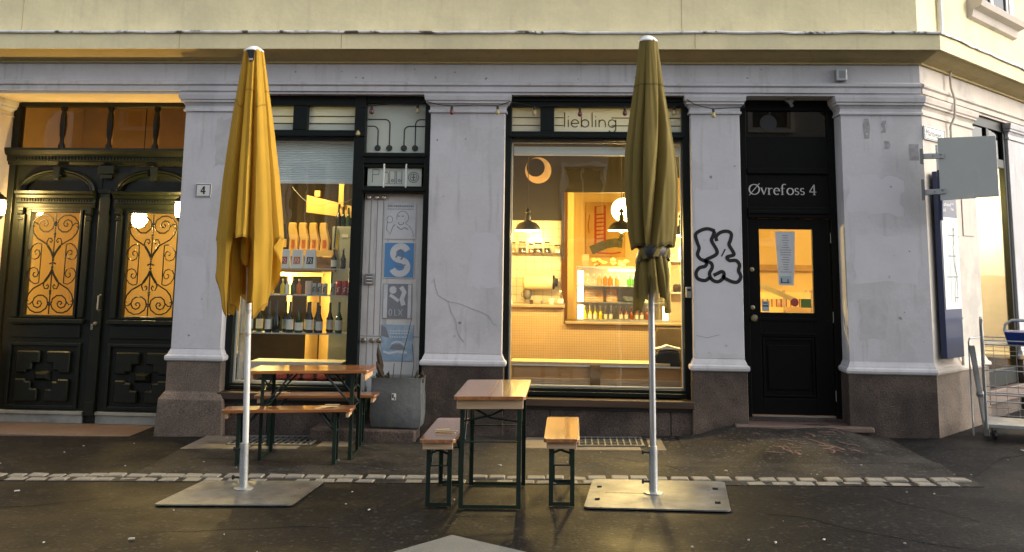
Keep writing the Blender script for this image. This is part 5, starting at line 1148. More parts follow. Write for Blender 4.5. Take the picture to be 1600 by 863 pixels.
# lit column of pale drapes and a chest below
cl = thing('lit_screen', 'yellow lit upright boards deep in the left shop', 'screen', (-2.85, 1.8, .2))
for k, (x0, x1) in enumerate(((-3.06, -2.92), (-2.90, -2.76))):
    mb = MB(); mb.box(x0, x1, 1.8, 1.83, .45, 1.32 if k == 0 else 1.75); obj('board', mb, m_blocky, cl)
mb = MB(); mb.box(-3.6, -2.80, 1.45, 1.5, 1.50, 1.54).box(-3.20, -3.15, 1.45, 1.5, .95, 1.5); tag(obj('wood_rack', mb, m_blocky, None), 'pale wooden rack behind the soda bottles', 'rack')
tl_ = thing('stock_lamp', 'warm lamp on the wall inside the left shop', 'lamp', (-3.35, 1.5, 1.9))
mb = MB(); mb.lathe([(.03, 1.42), (.05, 1.46), (.03, 1.50)], (-3.4, 1.3, 0), 14); obj('bulb', mb, m_glow_hot, tl_)
mb = MB(); mb.tube([(-3.4, 1.3, 1.5), (-3.4, 1.3, 3.57)], .004, 6); obj('cord', mb, m_cable, tl_)
point_light('stock_light', (-3.35, 1.22, 1.46), 42, WARM, .05, tl_)
point_light('stock_light', (-2.9, .75, 2.6), 16, WARM, .05, tl_)
mb = MB(); mb.box(-3.30, -2.34, .52, .82, .56, .65); ch = thing('white_chest', 'white low chest just inside the left window', 'chest', (-2.85, .7, .3)); obj('rim', mb, m_white, ch, bevel=.004)
mb = MB(); mb.box(-3.29, -2.35, .53, .81, .45, .559); obj('chest_body', mb, m_int_dark, ch)
for k in range(4): mb = MB(); mb.lathe([(.04, .475), (.06, .50), (.05, .535)], (-2.95+k*.14, .46, 0), 12); tag(obj('red_tin', mb, m_redprint, None), ('leftmost red tin behind the table top', 'second red tin behind the table top', 'third red tin behind the table top', 'rightmost red tin behind the table top')[k], 'tin', 'red tins low in the left window')

# ============================================================ THINGS ON THE WALLS
hn = thing('house_number_sign', 'small white enamel plate with the number 4', 'sign', (-3.705, -.01, 2.3))
mb = MB(); mb.box(-3.785, -3.625, -.010, -.001, 2.295, 2.43); obj('plate', mb, m_signwhite, hn, bevel=.003)
mb = MB(); frame_rect(mb, -3.779, -3.631, 2.301, 2.424, .006, -.0115, -.0102); obj('border', mb, m_inkdark, hn)
mb = MB(); mb.ribbon([(-3.698, 2.325), (-3.698, 2.402)], .016, -.0102, .0015); mb.ribbon([(-3.700, 2.40), (-3.728, 2.352)], .010, -.0102, .0015); mb.ribbon([(-3.731, 2.350), (-3.680, 2.350)], .012, -.0102, .0015); obj('numeral', mb, m_inkdark, hn)
# graffiti
gf = MB()
def smooth(P, n=6, closed=True):
    out = []; N = len(P)
    for i in range(N if closed else N-1):
        p0, p1, p2, p3 = [Vector(P[(i+k) % N]) if closed else Vector(P[max(0, min(N-1, i+k))]) for k in (-1, 0, 1, 2)]
        for j in range(n):
            t = j/n; out.append(tuple(.5*((2*p1)+(-p0+p2)*t+(2*p0-5*p1+4*p2-p3)*t*t+(-p0+3*p1-3*p2+p3)*t**3)))
    if not closed: out.append(P[-1])
    return out
# pixel-like sketch in a 160 x 190 box, x right, y down
g1 = [(78, 20), (50, 12), (20, 22), (8, 36), (14, 62), (20, 82), (14, 104), (24, 120), (44, 130), (42, 145), (20, 152), (8, 170), (14, 190), (40, 196), (58, 184)]
g2 = [(78, 20), (70, 40), (66, 56), (84, 90), (78, 106), (42, 125), (62, 134), (66, 150), (56, 172), (64, 192), (84, 200), (102, 190), (108, 172), (100, 164), (82, 172), (70, 178)]
g3 = [(84, 56), (82, 40), (96, 26), (118, 20), (136, 28), (134, 50), (128, 68), (140, 90), (144, 104), (120, 112), (128, 124), (152, 124), (164, 140), (160, 160), (168, 180), (158, 198), (140, 200), (112, 188), (104, 176)]
g4 = [(114, 84), (100, 110)]
for P in (g1, g2, g3, g4):
    gf.ribbon(smooth([(1.185+a*.00268, 2.07-b*.00270) for a, b in P], 5, False), .034 if P is not g4 else .012, -.0006, .002)
tag(obj('graffiti_tag', gf, m_spray, None), 'black outline graffiti on the pilaster left of the door', 'graffiti')
# speaker box on the frieze, lamp above door
sp = thing('small_alarm_box', 'small grey box fixed to the frieze above the door', 'box', (2.65, -.03, 3.47))
mb = MB(); mb.box(2.595, 2.70, -.075, -.001, 3.495, 3.615); obj('case', mb, m_galv, sp, bevel=.008)
mb = MB(); mb.box(2.62, 2.68, -.079, -.0755, 3.52, 3.595); obj('grille', mb, m_inkgrey, sp)
dl = thing('door_lamp', 'small unlit lamp under the lintel above the shop door', 'lamp', (2.18, .15, 3.3))
mb = MB(); mb.lathe([(.04, 3.35), (.05, 3.33), (.03, 3.305)], (2.18, .15, 0), 14).tube([(2.18, .15, 3.31), (2.19, .10, 3.27)], .018, 10); obj('lamp_head', mb, m_galv, dl, smooth=True)
lk = thing('key_box', 'small grey key safe on the cafe window frame', 'key safe', (1.13, .1, 1.4))
mb = MB(); mb.box(1.115, 1.175, .07, .118, 1.37, 1.475); obj('case', mb, m_galv, lk, bevel=.008); mb = MB(); mb.box(1.128, 1.162, .066, .0695, 1.435, 1.458); obj('dial_window', mb, m_inkdark, lk)
# festoon lights
fs = thing('festoon_lights', 'black cable with unlit red and gold bulbs over the shopfront', 'string lights', (-.5, 0, 3.2))
cab = [(-2.14, .09, 3.235), (-2.04, .09, 3.25), (-1.8, .09, 3.27), (-1.57, .09, 3.26), (-1.47, -.02, 3.28), (-1.43, -.07, 3.262), (-1.32, -.075, 3.235), (-1.20, -.075, 3.225), (-.97, -.075, 3.235), (-.74, -.075, 3.228), (-.62, -.075, 3.27), (-.55, .07, 3.28), (-.38, .08, 3.245), (-.15, .08, 3.26), (.08, .08, 3.235), (.3, .08, 3.25), (.53, .08, 3.245), (.8, .08, 3.26), (1.02, .08, 3.25), (1.10, .05, 3.29), (1.14, -.07, 3.30), (1.2, -.075, 3.255), (1.30, -.075, 3.225), (1.39, -.075, 3.208), (1.5, -.075, 3.215), (1.69, -.07, 3.225), (1.72, .1, 3.28)]
mb = MB(); mb.tube(cab, .005, 6); obj('cable', mb, m_cable, fs)
for k, (x, y, z, mt) in enumerate(((-2.17, .085, 2.96, m_bulb_g), (-2.04, .09, 3.25, m_bulb_r), (-1.57, .09, 3.26, m_bulb_g), (-1.20, -.075, 3.225, m_bulb_r), (-.74, -.075, 3.228, m_bulb_g), (-.38, .08, 3.245, m_bulb_g), (.08, .08, 3.235, m_bulb_r), (.53, .08, 3.245, m_bulb_r), (1.02, .08, 3.25, m_bulb_g), (1.39, -.075, 3.208, m_bulb_g))):
    mb = MB()
    if k == 0: mb.lathe([(.001, -.03), (.022, -.015), (.024, 0), (.015, .02), (.01, .03)], (x, y-.01, z), 12)
    else: mb.lathe([(.001, -.092), (.018, -.085), (.024, -.068), (.018, -.045), (.012, -.035)], (x, y, z), 12)
    bo = obj('bulb', mb, mt, fs, smooth=True)
    if k: mb = MB(); mb.lathe([(.013, -.036), (.013, .004)], (x, y, z), 8); obj('socket', mb, m_cable, bo)

# side wall signs
sg = thing('street_name_sign', 'white street name plate Markveien on the side wall', 'sign', sw(.25, .02, 2.9))
mb = MB(); mb.box(.0, .52, -.022, -.006, 2.93, 3.065, swT); obj('plate', mb, m_signwhite, sg, bevel=.004)
mb = MB(); frame_rect(mb, .008, .512, 2.938, 3.057, .007, -.0235, -.0222, swT); obj('border', mb, m_inkdark, sg)
text('lettering', 'Markveien', .098, m_inkdark, sg, lambda x, y, z: sw(.03+x, .0236, 2.968+z), sx=.98)
ib = thing('info_board', 'tall navy board with a pale street map and white text', 'notice board', sw(.3, .05, .8))
mb = MB(); mb.box(.10, .54, -.09, -.03, .84, 2.62, swT); obj('board_body', mb, m_navy, ib, bevel=.006)
mb = MB(); mb.box(.125, .53, -.094, -.0905, 1.30, 2.18, swT); mp_ = obj('map_panel', mb, m_mapart, ib)
mb = MB(); rk = random.Random(6)
for k in range(5):
    x = rk.uniform(.17, .48); z = 1.36; P = []
    while z < 2.12: P.append((x, z)); x = min(.51, max(.14, x+rk.uniform(-.03, .03))); z += .09
    mb.ribbon(P, .005, -.0945, .001, swT)
for k in range(4): mb.box(rk.uniform(.16, .4), rk.uniform(.42, .5), -.0957, -.0947, 1.4+k*.2, 1.412+k*.2, swT)
obj('street_line', mb, m_inkgrey, ib)
for k, s_ in enumerate(('Torg', 'Foss', 'Markveien', 'Park')): text('lettering', s_, .055, m_white, ib, lambda x, y, z, k=k: sw(.16+x, .0915, 2.40-k*.055+z))
for k, s_ in enumerate(('4 min', '6 min', '9 min')): text('lettering', s_, .045, m_white, ib, lambda x, y, z, k=k: sw(.38+x, .0915, 2.36-k*.055+z), sx=.8)
mb = MB(); mb.tube([sw(-.0, .15, 2.62), sw(-.0, .15, 2.86)], .03, 14); 
tp = thing('sign_tube', 'silver topped tube fixed behind the blank sign', 'tube', sw(0, .15, 1.3)); obj('silver_tube', mb, m_chrome, tp, smooth=True)
mb = MB(); mb.tube([sw(.02, .12, 2.14), sw(0, .15, 2.62)], .029, 14); obj('navy_tube', mb, m_navy, tp, smooth=True)
bs = thing('blank_projecting_sign', 'blank grey green sheet metal sign projecting from the corner', 'sign', (3.46, -.3, 2.3))
a = math.atan2(-.41, .91); du = Vector((math.cos(a), math.sin(a)))
def bT(x, y, z): return (3.455+du.x*x - du.y*y*1.0, -.30+du.y*x + du.x*y, z + (-.045+.06*x if z < 2.5 else .0))
mb = MB(); mb.box(0, .50, -.008, .008, 2.36, 2.905, bT); obj('sheet', mb, m_signgrey, bs, bevel=.003)
mb = MB(); mb.ribbon([(.27, 2.6), (.30, 2.57), (.32, 2.52), (.33, 2.48)], .006, -.0085, .001, bT).ribbon([(.28, 2.57), (.38, 2.575), (.36, 2.61)], .005, -.0085, .001, bT).ribbon([(.12, 2.54), (.2, 2.53), (.16, 2.48)], .004, -.0085, .001, bT); obj('scratch', mb, m_signscratch, bs)
for z in (2.735, 2.445):
    mb = MB(); mb.box(-.13, .05, -.022, -.012, z-.025, z+.025, bT).box(-.13, .03, .012, .022, z-.025, z+.025, bT); obj('bracket', mb, m_galv, bs, bevel=.003)
    mb = MB(); mb.tube([bT(.022, -.03, z+.01), bT(.022, -.02, z+.01)], .010, 8).tube([bT(-.045, -.03, z), bT(-.045, -.02, z)], .008, 8); obj('bolt', mb, m_galv_d, bs)
    mb = MB(); mb.box(-.16, -.13, -.03, .03, z-.07, z+.07, bT); obj('wall_plate', mb, m_galv_d, bs)
pc = thing('wall_pipe', 'thin painted pipe running up the side wall at the corner', 'pipe', sw(.72, .05, 0))
mb = MB(); mb.tube([sw(.66, .03, .70), sw(.66, .03, 3.12), sw(.67, .075, 3.22), sw(.67, .085, 3.40), sw(.67, .055, 3.52), sw(.67, .05, 3.66), sw(.67, .07, 3.70)], .013, 8); obj('pipe_run', mb, m_plaster_side, pc, smooth=True)
mb = MB(); mb.tube([sw(.55, .03, 4.0), sw(.55, .03, 8.8)], .025, 10); obj('upper_pipe_run', mb, m_white, pc, smooth=True)
for z in (1.2, 2.0, 2.8): mb = MB(); mb.lathe([(.022, z-.012), (.022, z+.012)], sw(.66, .03, 0), 10); obj('pipe_clip', mb, m_galv_d, pc)

# leaning galvanised post + hoop
ps = thing('metal_post', 'leaning flat grey metal post at the corner of the building', 'post', (3.80, .16, gz(3.8)))
A = Vector(sw(.27, .26, 0)); Bm = Vector(sw(.43, .30, 0))
mb = MB(); mb.loft([[(Bm.x-.02, Bm.y-.02, gz(3.8)-.01), (Bm.x+.018, Bm.y-.02, gz(3.8)-.01), (Bm.x+.018, Bm.y+.02, gz(3.8)-.01), (Bm.x-.02, Bm.y+.02, gz(3.8)-.01)], [(A.x-.026, A.y-.02, .97), (A.x+.02, A.y-.02, .97), (A.x+.02, A.y+.02, .97), (A.x-.026, A.y+.02, .97)]]); obj('post', mb, m_galv, ps, bevel=.004)
mb = MB(); mb.lathe([(.035, -.004), (.04, .02), (.03, .045)], (A.x*.45+Bm.x*.55, A.y*.45+Bm.y*.55, .50), 10); obj('clamp', mb, m_galv_d, ps)
mb = MB(); mb.tube([sw(.3, .22, .14), sw(.30, .22, 1.0), sw(.33, .22, 1.03), sw(.62, .22, 1.03), sw(.65, .22, 1.0), sw(.65, .22, .74)], .008, 8); obj('hoop', mb, m_galv, ps, smooth=True)

# ============================================================ ROLL CAGE TROLLEY
rc = thing('roll_cage', 'wire roll cage trolley parked beside the side window', 'trolley', (3.95, -.1, gz(3.9)))
A = Vector((3.83, -.12)); e = Vector((.955, -.296)); f_ = Vector((.35, .94)); G0 = gz(3.95)
def rT(a, b, z): p_ = A+e*a+f_*b; return (p_.x, p_.y, z)
mb = MB()
for a in (0, .82): 
    t_ = MB(); t_.tube([rT(a, 0, G0+.10), rT(a, 0, 1.17), rT(a, .03, 1.21), rT(a, .52, 1.21), rT(a, .55, 1.17), rT(a, .55, G0+.10)], .015, 8); obj('end_frame', t_, m_galv_d, rc, smooth=True)
proto = None
for z in (1.03, .90, .76, .56, .48, .36):
    big = z in (1.03, .76, .56, .48)
    for b in (0, .55): mb = MB(); mb.tube([rT(0, b, z), rT(.82, b, z)], (.0065 if big else .003), 6); obj('side_rail', mb, m_galv, rc)
    for a in (0, .82): mb = MB(); mb.tube([rT(a, 0, z), rT(a, .55, z)], .003, 6); obj('end_wire', mb, m_galv_d, rc)
for a in (.1, .2, .3, .4, .5, .6, .7):
    mb = MB(); mb.tube([rT(a, .55, .22), rT(a, .55, 1.03)], .0025, 5); obj('upright_wire', mb, m_galv_d, rc)
mb = MB(); mb.box(0, .82, .01, .54, G0+.115, G0+.145, rT); obj('platform', mb, m_galv, rc, bevel=.003)
mb = MB(); mb.box(.02, .80, .02, .53, .985, .995, rT); obj('upper_shelf', mb, m_galv, rc)
for a in (.06, .76):
    for b in (.06, .49):
        q = rT(a, b, G0+.045); mb = MB(); mb.lathe([(.04, -.012), (.042, 0), (.04, .012)], q, 14, 'x'); wh = obj('caster', mb, m_blackplastic, rc); mb = MB(); mb.box(q[0]-.02, q[0]+.02, q[1]-.02, q[1]+.02, G0+.09, G0+.114); obj('fork', mb, m_galv_d, wh)
bc = thing('blue_basket', 'dark blue plastic basket with a grey handle in the roll cage', 'basket', rT(.5, .25, 1.0))
mb = MB(); mb.loft([[rT(.22, .08, .998), rT(.72, .08, .998), rT(.72, .42, .998), rT(.22, .42, .998)], [rT(.19, .05, 1.11), rT(.75, .05, 1.11), rT(.75, .45, 1.11), rT(.19, .45, 1.11)]]); obj('tub', mb, m_cratblue, bc, bevel=.008)
mb = MB(); mb.tube([rT(.2, .25, 1.10), rT(.21, .25, 1.17), rT(.27, .25, 1.21), rT(.67, .25, 1.21), rT(.73, .25, 1.17), rT(.74, .25, 1.10)], .014, 8); obj('handle', mb, m_galv, bc, smooth=True)

# ============================================================ PLANTER
pl = thing('planter', 'grey sagging square planter with withered plants on the step', 'planter', (-1.64, -.16, .135))
x0, x1, ya, yb = -1.875, -1.40, -.30, -.01
mb = MB(); rings = []
for z, o_ in ((.136, -.03), (.15, -.008), (.25, .006), (.38, .004), (.50, -.004), (.585, .0), (.60, .004)):
    ring = []
    for (sx, sy, m_) in ((0, 0, 0),):
        pts = [(x0-o_, ya-o_), ((x0+x1)/2, ya-o_-.012), (x1+o_, ya-o_), (x1+o_, yb+o_), ((x0+x1)/2, yb+o_), (x0-o_, yb+o_)]
        ring = [(a_, b_, z+.004*math.sin(i*2.1)) for i, (a_, b_) in enumerate(pts)]
    rings.append(ring)
mb.loft(rings, cap=False); mb.f.append(tuple(range(5, -1, -1)))
for i in range(len(rings)): pass
inner_ = [[(x0+.02, ya+.02, z), ((x0+x1)/2, ya+.01, z), (x1-.02, ya+.02, z), (x1-.02, yb-.02, z), ((x0+x1)/2, yb-.02, z), (x0+.02, yb-.02, z)] for z in (.598, .54)]
k = len(mb.v); mb.loft([rings[-1]]+inner_, cap=False); obj('tub', mb, m_planterfab, pl, smooth=True, bevel=.01)
mb = MB(); mb.box(x0+.02, x1-.02, ya+.02, yb-.02, .50, .555); obj('soil', mb, m_soil, pl)
mb = MB(); mb.box(-1.675, -1.635, -.318, -.312, .40, .46); lbp = obj('label', mb, m_white, pl); mb = MB(); mb.box(-1.67, -1.655, -.3205, -.3185, .42, .455).box(-1.65, -1.64, -.3205, -.3185, .405, .43); obj('label_print', mb, m_inkdark, lbp)
def leaf(mb, base, tip, wd):
    b_ = Vector(base); t_ = Vector(tip); d = (t_-b_); s_ = d.cross(Vector((0, 1, .2))).normalized()*wd
    m1 = b_+d*.35; m2 = b_+d*.7+Vector((0, -.01, 0)); bow = Vector((0, -wd*.4, 0))
    mb.add([b_, m1+s_, m1+bow, m1-s_, m2+s_*.8, m2+bow, m2-s_*.8, t_], [(0, 1, 2), (0, 2, 3), (1, 4, 5, 2), (2, 5, 6, 3), (4, 7, 5), (5, 7, 6)])
rk = random.Random(12)
for k in range(12):
    bx = rk.choice((-1.82, -1.79, -1.45, -1.43)) + rk.uniform(-.04, .04); by = -.15+rk.uniform(-.1, .08)
    tx = bx + rk.uniform(-.10, .10); tz = .59+rk.uniform(.0, .12)
    mb = MB(); leaf(mb, (bx, by, .55), (tx, by-.03, tz), rk.uniform(.010, .022)); obj('dry_leaf', mb, m_leafdry if k % 3 else m_leafgreen, pl)
mb = MB(); leaf(mb, (-1.80, -.15, .58), (-1.85, -.17, .90), .030); leaf(mb, (-1.78, -.15, .56), (-1.86, -.17, .74), .03); obj('dry_leaf', mb, m_leafdry, pl)
mb = MB(); mb.tube([(-1.63, -.14, .55), (-1.61, -.14, .80), (-1.56, -.14, 1.02), (-1.54, -.1, 1.14)], .004, 6).tube([(-1.52, -.14, .55), (-1.50, -.14, .72), (-1.52, -.14, .9)], .0035, 6).tube([(-1.7, -.14, .55), (-1.69, -.14, .72)], .0035, 6); obj('dry_stem', mb, m_leafdry, pl)
gh = MB()
for k in range(26):
    bx = -1.98+rk.uniform(-.07, .06); leaf(gh, (bx, -.05, .14+rk.uniform(0, .05)), (bx+rk.uniform(-.09, .09), -.1+rk.uniform(-.03, .05), .33+rk.uniform(0, .2)), .014)
gp_ = tag(obj('potted_weed', gh, m_leafgreen, None), 'scraggly weed left of the grey planter', 'plant')

# ============================================================ BEER TABLES AND BENCHES
def beer_set(name, label, cat, cx, cy, L, Wd, H, ang, woodmat, group, slat=2, lengthwise=True, thick=.025):
    """L along local x, width along local y; H above ground"""
    G_ = gz(cx); t_ = thing(name, label, cat, (cx, cy, G_), group)
    def O(nm, mb, mat, **k):
        ca, sa = math.cos(ang), math.sin(ang)
        mb.v = [(cx+x*ca-y*sa, cy+x*sa+y*ca, z+G_+.019*(x*ca-y*sa)) for x, y, z in mb.v]; return obj(nm, mb, mat, t_, **k)
    pw = Wd/slat
    for s_ in range(slat):
        y0_ = -Wd/2+s_*pw; c_ = .02
        xs0 = L/2
        first_, last_ = s_ == 0, s_ == slat-1
        poly = [(-xs0+(c_ if first_ else 0), y0_), (xs0-(c_ if first_ else 0), y0_), (xs0, y0_+(c_ if first_ else 0)), (xs0, y0_+pw-(c_ if last_ else 0)), (xs0-(c_ if last_ else 0), y0_+pw), (-xs0+(c_ if last_ else 0), y0_+pw), (-xs0, y0_+pw-(c_ if last_ else 0)), (-xs0, y0_+(c_ if first_ else 0))]
        poly = [(a_, b_+(.0008 if b_ == y0_ else -.0008)) for a_, b_ in poly]
        q = [poly[0]]
        for p_ in poly[1:]:
            if abs(p_[0]-q[-1][0])+abs(p_[1]-q[-1][1]) > 1e-5: q.append(p_)
        mb = MB(); mb.loft([[(a_, b_, H-thick) for a_, b_ in q], [(a_, b_, H) for a_, b_ in q]]); O('top_plank', mb, woodmat, bevel=.003)
    for sx in (-1, 1):
        mb = MB(); mb.box(sx*(L/2-.055), sx*(L/2-.03), -Wd/2+.02, Wd/2-.02, H-thick-(.062 if H > .6 else .045), H-thick-.001); O('end_batten', mb, m_rawwood, bevel=.003)
    lw = Wd/2-.035; li = L/2-.13
    for sx in (-1, 1):
        for sy in (-1, 1):
            x_, y_ = sx*li, sy*lw; t2 = .003
            mb = MB(); a_ = .030
            mb.box(x_, x_-sx*a_, y_, y_-sy*t2, .005, H-thick-.002).box(x_, x_-sx*t2, y_-sy*t2, y_-sy*a_, .005, H-thick-.002)
            O('leg', mb, m_greensteel)
        mb = MB(); mb.box(sx*li, sx*(li-.022), -lw+.03, lw-.03, .006, .010).box(sx*li, sx*(li-.004), -lw+.03, lw-.03, .010, .03); O('foot_bar', mb, m_greensteel)
        hz = H*.58
        mb = MB(); mb.tube([(sx*(li-.01), -lw, hz), (sx*(li-.01), lw, hz)], .005, 6); O('cross_rod', mb, m_greensteel)
        mb = MB(); mb.tube([(sx*(li-.008), -lw, H-thick-.02), (sx*(li-.008), lw*.0, hz+(H-hz)*.55), (sx*(li-.008), lw, H-thick-.16 if H > .6 else H-thick-.1)], .008, 6).tube([(sx*(li-.014), lw, H-thick-.02), (sx*(li-.014), 0, hz+(H-hz)*.5), (sx*(li-.014), -lw, H-thick-.16 if H > .6 else H-thick-.1)], .008, 6)
        O('cross_brace', mb, m_greensteel)
        for sy in (-1, 1):
            br = .26 if H > .6 else .15
            mb = MB(); mb.tube([(sx*(li-.01), sy*(lw-.03), H-thick-br-.02), (sx*(li-.01-br*.95), sy*(lw-.03), H-thick-.008)], .009, 6); O('diagonal_strut', mb, m_greensteel)
    return t_
beer_set('beer_table', 'short orange beer table standing end-on between two benches', 'table', -.545, -2.55, 1.0, .49, .755, rad(90), m_tabwoody, 'folding beer tables', 2)
beer_set('beer_bench', 'short brown bench at the left of the end-on table', 'bench', -.90, -2.50, .98, .245, .465, rad(90), m_tabwoody, 'folding beer benches', 1)
beer_set('beer_bench', 'short glossy bench at the right of the end-on table', 'bench', -.06, -2.45, 1.0, .245, .465, rad(90), m_tabwoody, 'folding beer benches', 1)
beer_set('beer_table', 'orange beer table set lengthwise below the left shop window', 'table', -2.25, -1.06, 1.05, .48, .745, rad(3), m_tabwood, 'folding beer tables', 2)
beer_set('beer_bench', 'orange bench in front of the lengthwise table', 'bench', -2.35, -1.40, 1.08, .245, .455, rad(5), m_tabwood, 'folding beer benches', 1)
beer_set('beer_bench', 'orange bench between the lengthwise table and the wall', 'bench', -2.33, -.52, 1.12, .245, .46, rad(3), m_tabwood, 'folding beer benches', 1)

def sticks(label, x, y, z, n, sd_, ang0):
    rk = random.Random(sd_); t_ = thing('wooden_sticks', label, 'sticks', (x, y, z))
    for k in range(n):
        a_ = ang0+rk.uniform(-.5, .5); L_ = rk.uniform(.05, .08); cx, cy = x+rk.uniform(-.04, .04), y+rk.uniform(-.05, .05); d = Vector((math.cos(a_), math.sin(a_)))*L_; q = Vector((-d.y, d.x)).normalized()*.007
        h = .001+k*.0042
        P_ = [(cx-d.x-q.x, cy-d.y-q.y), (cx+d.x-q.x, cy+d.y-q.y), (cx+d.x+q.x, cy+d.y+q.y), (cx-d.x+q.x, cy-d.y+q.y)]
        mb = MB(); mb.slab(P_, z+h, z+h+.004); obj('stick', mb, m_stick, t_)
m_stick = M('pale_stick_wood', (.62, .50, .28), .6, var=.1)
sticks('pale wooden sticks lying on the left bench of the end-on table', -.90, -2.68, gz(-.9)+.465, 5, 1, .1)
sticks('pale wooden sticks on the front bench of the lengthwise table', -2.02, -1.38, gz(-2.02)+.456, 4, 2, .3)
sticks('pale wooden sticks on the bench nearest the wall', -2.68, -.54, gz(-2.68)+.461, 4, 3, .3)
# ============================================================ PARASOLS
def parasol_pole(t_, bx, by, tx, ty, H, mat, r=.021):
    G_ = gz(bx)
    mb = MB(); mb.tube([(bx, by, G_+.30), (tx, ty, H)], r, 16); obj('pole', mb, mat, t_, smooth=True)
    mb = MB(); mb.tube([(bx, by, G_+.02), (bx+(tx-bx)*.1, by, G_+.34)], .031, 16); sl_ = obj('ground_sleeve', mb, m_galv, t_, smooth=True)
    mb = MB(); mb.lathe([(.07, G_+.020), (.07, G_+.026), (.034, G_+.032)], (bx, by, 0), 20); obj('flange', mb, m_galv, t_)
    for z, s_ in ((.30, -1), (.10, -1)):
        mb = MB(); mb.lathe([(.008, 0), (.008, s_*.04), (.016, s_*.042), (.016, s_*.055)], (bx+s_*.028, by-.012, G_+z), 10, 'x'); obj('clamp_screw', mb, m_blackplastic, t_)
def canopy(t_, cx, cy, top, Rfun, panels, valleys, mat, seed=0, lean=(0, 0), nth=180, nz=60, wrinkle=.006, hem_mat=None):
    """panels: (start deg, end deg, hem z at start, hem z at end); valleys: (deg, drift deg per m, depth, half width deg)"""
    rk = random.Random(seed); ph = [rk.uniform(-3, 3) for _ in range(8)]
    def hem(d):
        for a_, b_, z0, z1 in panels:
            q = (d-a_) % 360
            if q <= (b_-a_): 
                u_ = q/(b_-a_); return z0+(z1-z0)*u_ + .012*math.sin(u_*9+a_)
        return 1.8
    rings = []
    hs = [hem(360*j/nth) for j in range(nth)]
    hs = [(hs[j-1]+2*hs[j]+hs[(j+1) % nth])/4 for j in range(nth)]
    for i in range(nz+1):
        s_ = i/nz; ring = []
        for j in range(nth):
            d = 360*j/nth; z = top+(hs[j]-top)*s_; drop = top-z; R = Rfun(z, d)
            f_ = 0
            for v_, dr, dp, hw in valleys:
                dd = abs((d-(v_+dr*drop)+180) % 360-180); f_ = max(f_, dp*max(0, 1-dd/hw)**1.3)
            g_ = min(1, .35+drop*1.3)
            bulge = .05*math.sin(rad(d*3)+ph[0]+drop*1.1)+.03*math.sin(rad(d*5)+ph[1]-drop*2)
            low = max(0, drop-1.2)
            rr2 = R*(1-f_*g_+bulge*g_) + wrinkle*g_*(math.sin(rad(d*13)+ph[2]+2*drop+1.5*math.sin(3*drop))+.6*math.sin(rad(d*22)+ph[3]-3*drop)) + .012*low*math.sin(rad(d*9)+ph[4]+7*drop)
            ring.append((cx+lean[0]*drop+rr2*math.cos(rad(d)), cy+lean[1]*drop+rr2*math.sin(rad(d)), z))
        rings.append(ring)
    mb = MB(); mb.loft(rings, cap=False)
    c_ = obj('canopy', mb, mat, t_, smooth=True)
    def band(i0, f0, i1, f1, nm, mt):      # a sewn strip lying on the cloth between two heights
        def rg(i_, f_, push):
            out = []
            for p_, q_ in zip(rings[i_], rings[min(nz, i_+1)]):
                x_, y_, z_ = [p_[k]+(q_[k]-p_[k])*f_ for k in range(3)]
                l_ = math.hypot(x_-cx, y_-cy) or 1; out.append((x_+(x_-cx)/l_*push, y_+(y_-cy)/l_*push, z_))
            return out
        b_ = MB(); b_.loft([rg(i0, f0, .0004), rg(i0, f0, .0030), rg(i1, f1, .0030), rg(i1, f1, .0004)], cap=False)
        obj(nm, b_, mt, c_, smooth=True)
    band(nz-1, .25, nz, 0, 'hem', hem_mat or mat)
    if top > 3: band(13, .3, 13, .75, 'seam', hem_mat or mat)
    return c_
def interp(tab, z):
    tab = sorted(tab)
    if z <= tab[0][0]: return tab[0][1]
    for (a_, b_), (c_, d_) in zip(tab, tab[1:]):
        if z <= c_:
            t = (z-a_)/(c_-a_); t = t*t*(3-2*t) if False else t; return b_+(d_-b_)*t
    return tab[-1][1]
# --- yellow parasol
P1 = thing('parasol', 'closed bright yellow parasol on a white pole', 'parasol', (-2.39, -2.42, gz(-2.39)), 'closed parasols before the shopfront')
parasol_pole(P1, -2.39, -2.42, -2.485, -2.42, 3.28, m_polewhite, .022)
tab1 = [(1.2, .19), (1.5, .235), (1.84, .255), (2.3, .212), (2.8, .15), (3.15, .098), (3.30, .075)]
canopy(P1, -2.486, -2.42, 3.30, lambda z, d: interp(tab1, z)*(1+(.22 if 185 < d < 246 else 0)*max(0, 1.75-z)), [(168, 192, 1.84, 1.83), (192, 247, 1.62, 1.25), (247, 292, 1.86, 1.83), (292, 338, 1.25, 1.38), (338, 372, 1.83, 1.85), (12, 60, 1.84, 1.4), (60, 130, 1.30, 1.45), (130, 168, 1.5, 1.84)],
       [(247, 5, .46, 11), (292, -5, .40, 9), (338, 0, .32, 8), (192, 0, .24, 7), (270, 2, .07, 10), (20, 0, .4, 16), (70, 0, .4, 14), (120, 0, .4, 14), (315, 6, .06, 12), (222, -6, .06, 14)], m_fab_y, seed=3, lean=(.033, 0), wrinkle=.0016, hem_mat=m_hem_y)
tabi = [(1.25, .12), (1.6, .15), (1.9, .17), (2.2, .15), (2.5, .05)]
canopy(P1, -2.44, -2.38, 2.4, lambda z, d: interp(tabi, z), [(0, 90, 1.4, 1.5), (90, 170, 1.35, 1.5), (170, 215, 1.30, 1.26), (215, 250, 1.40, 1.30), (250, 290, 1.72, 1.62), (290, 360, 1.34, 1.45)],
       [(250, 0, .5, 16), (290, 0, .45, 14), (215, 0, .4, 12), (330, 0, .4, 14), (30, 0, .3, 14), (180, 0, .3, 14)], m_fab_y, seed=8, lean=(-.02, 0), wrinkle=.003, hem_mat=m_hem_y)
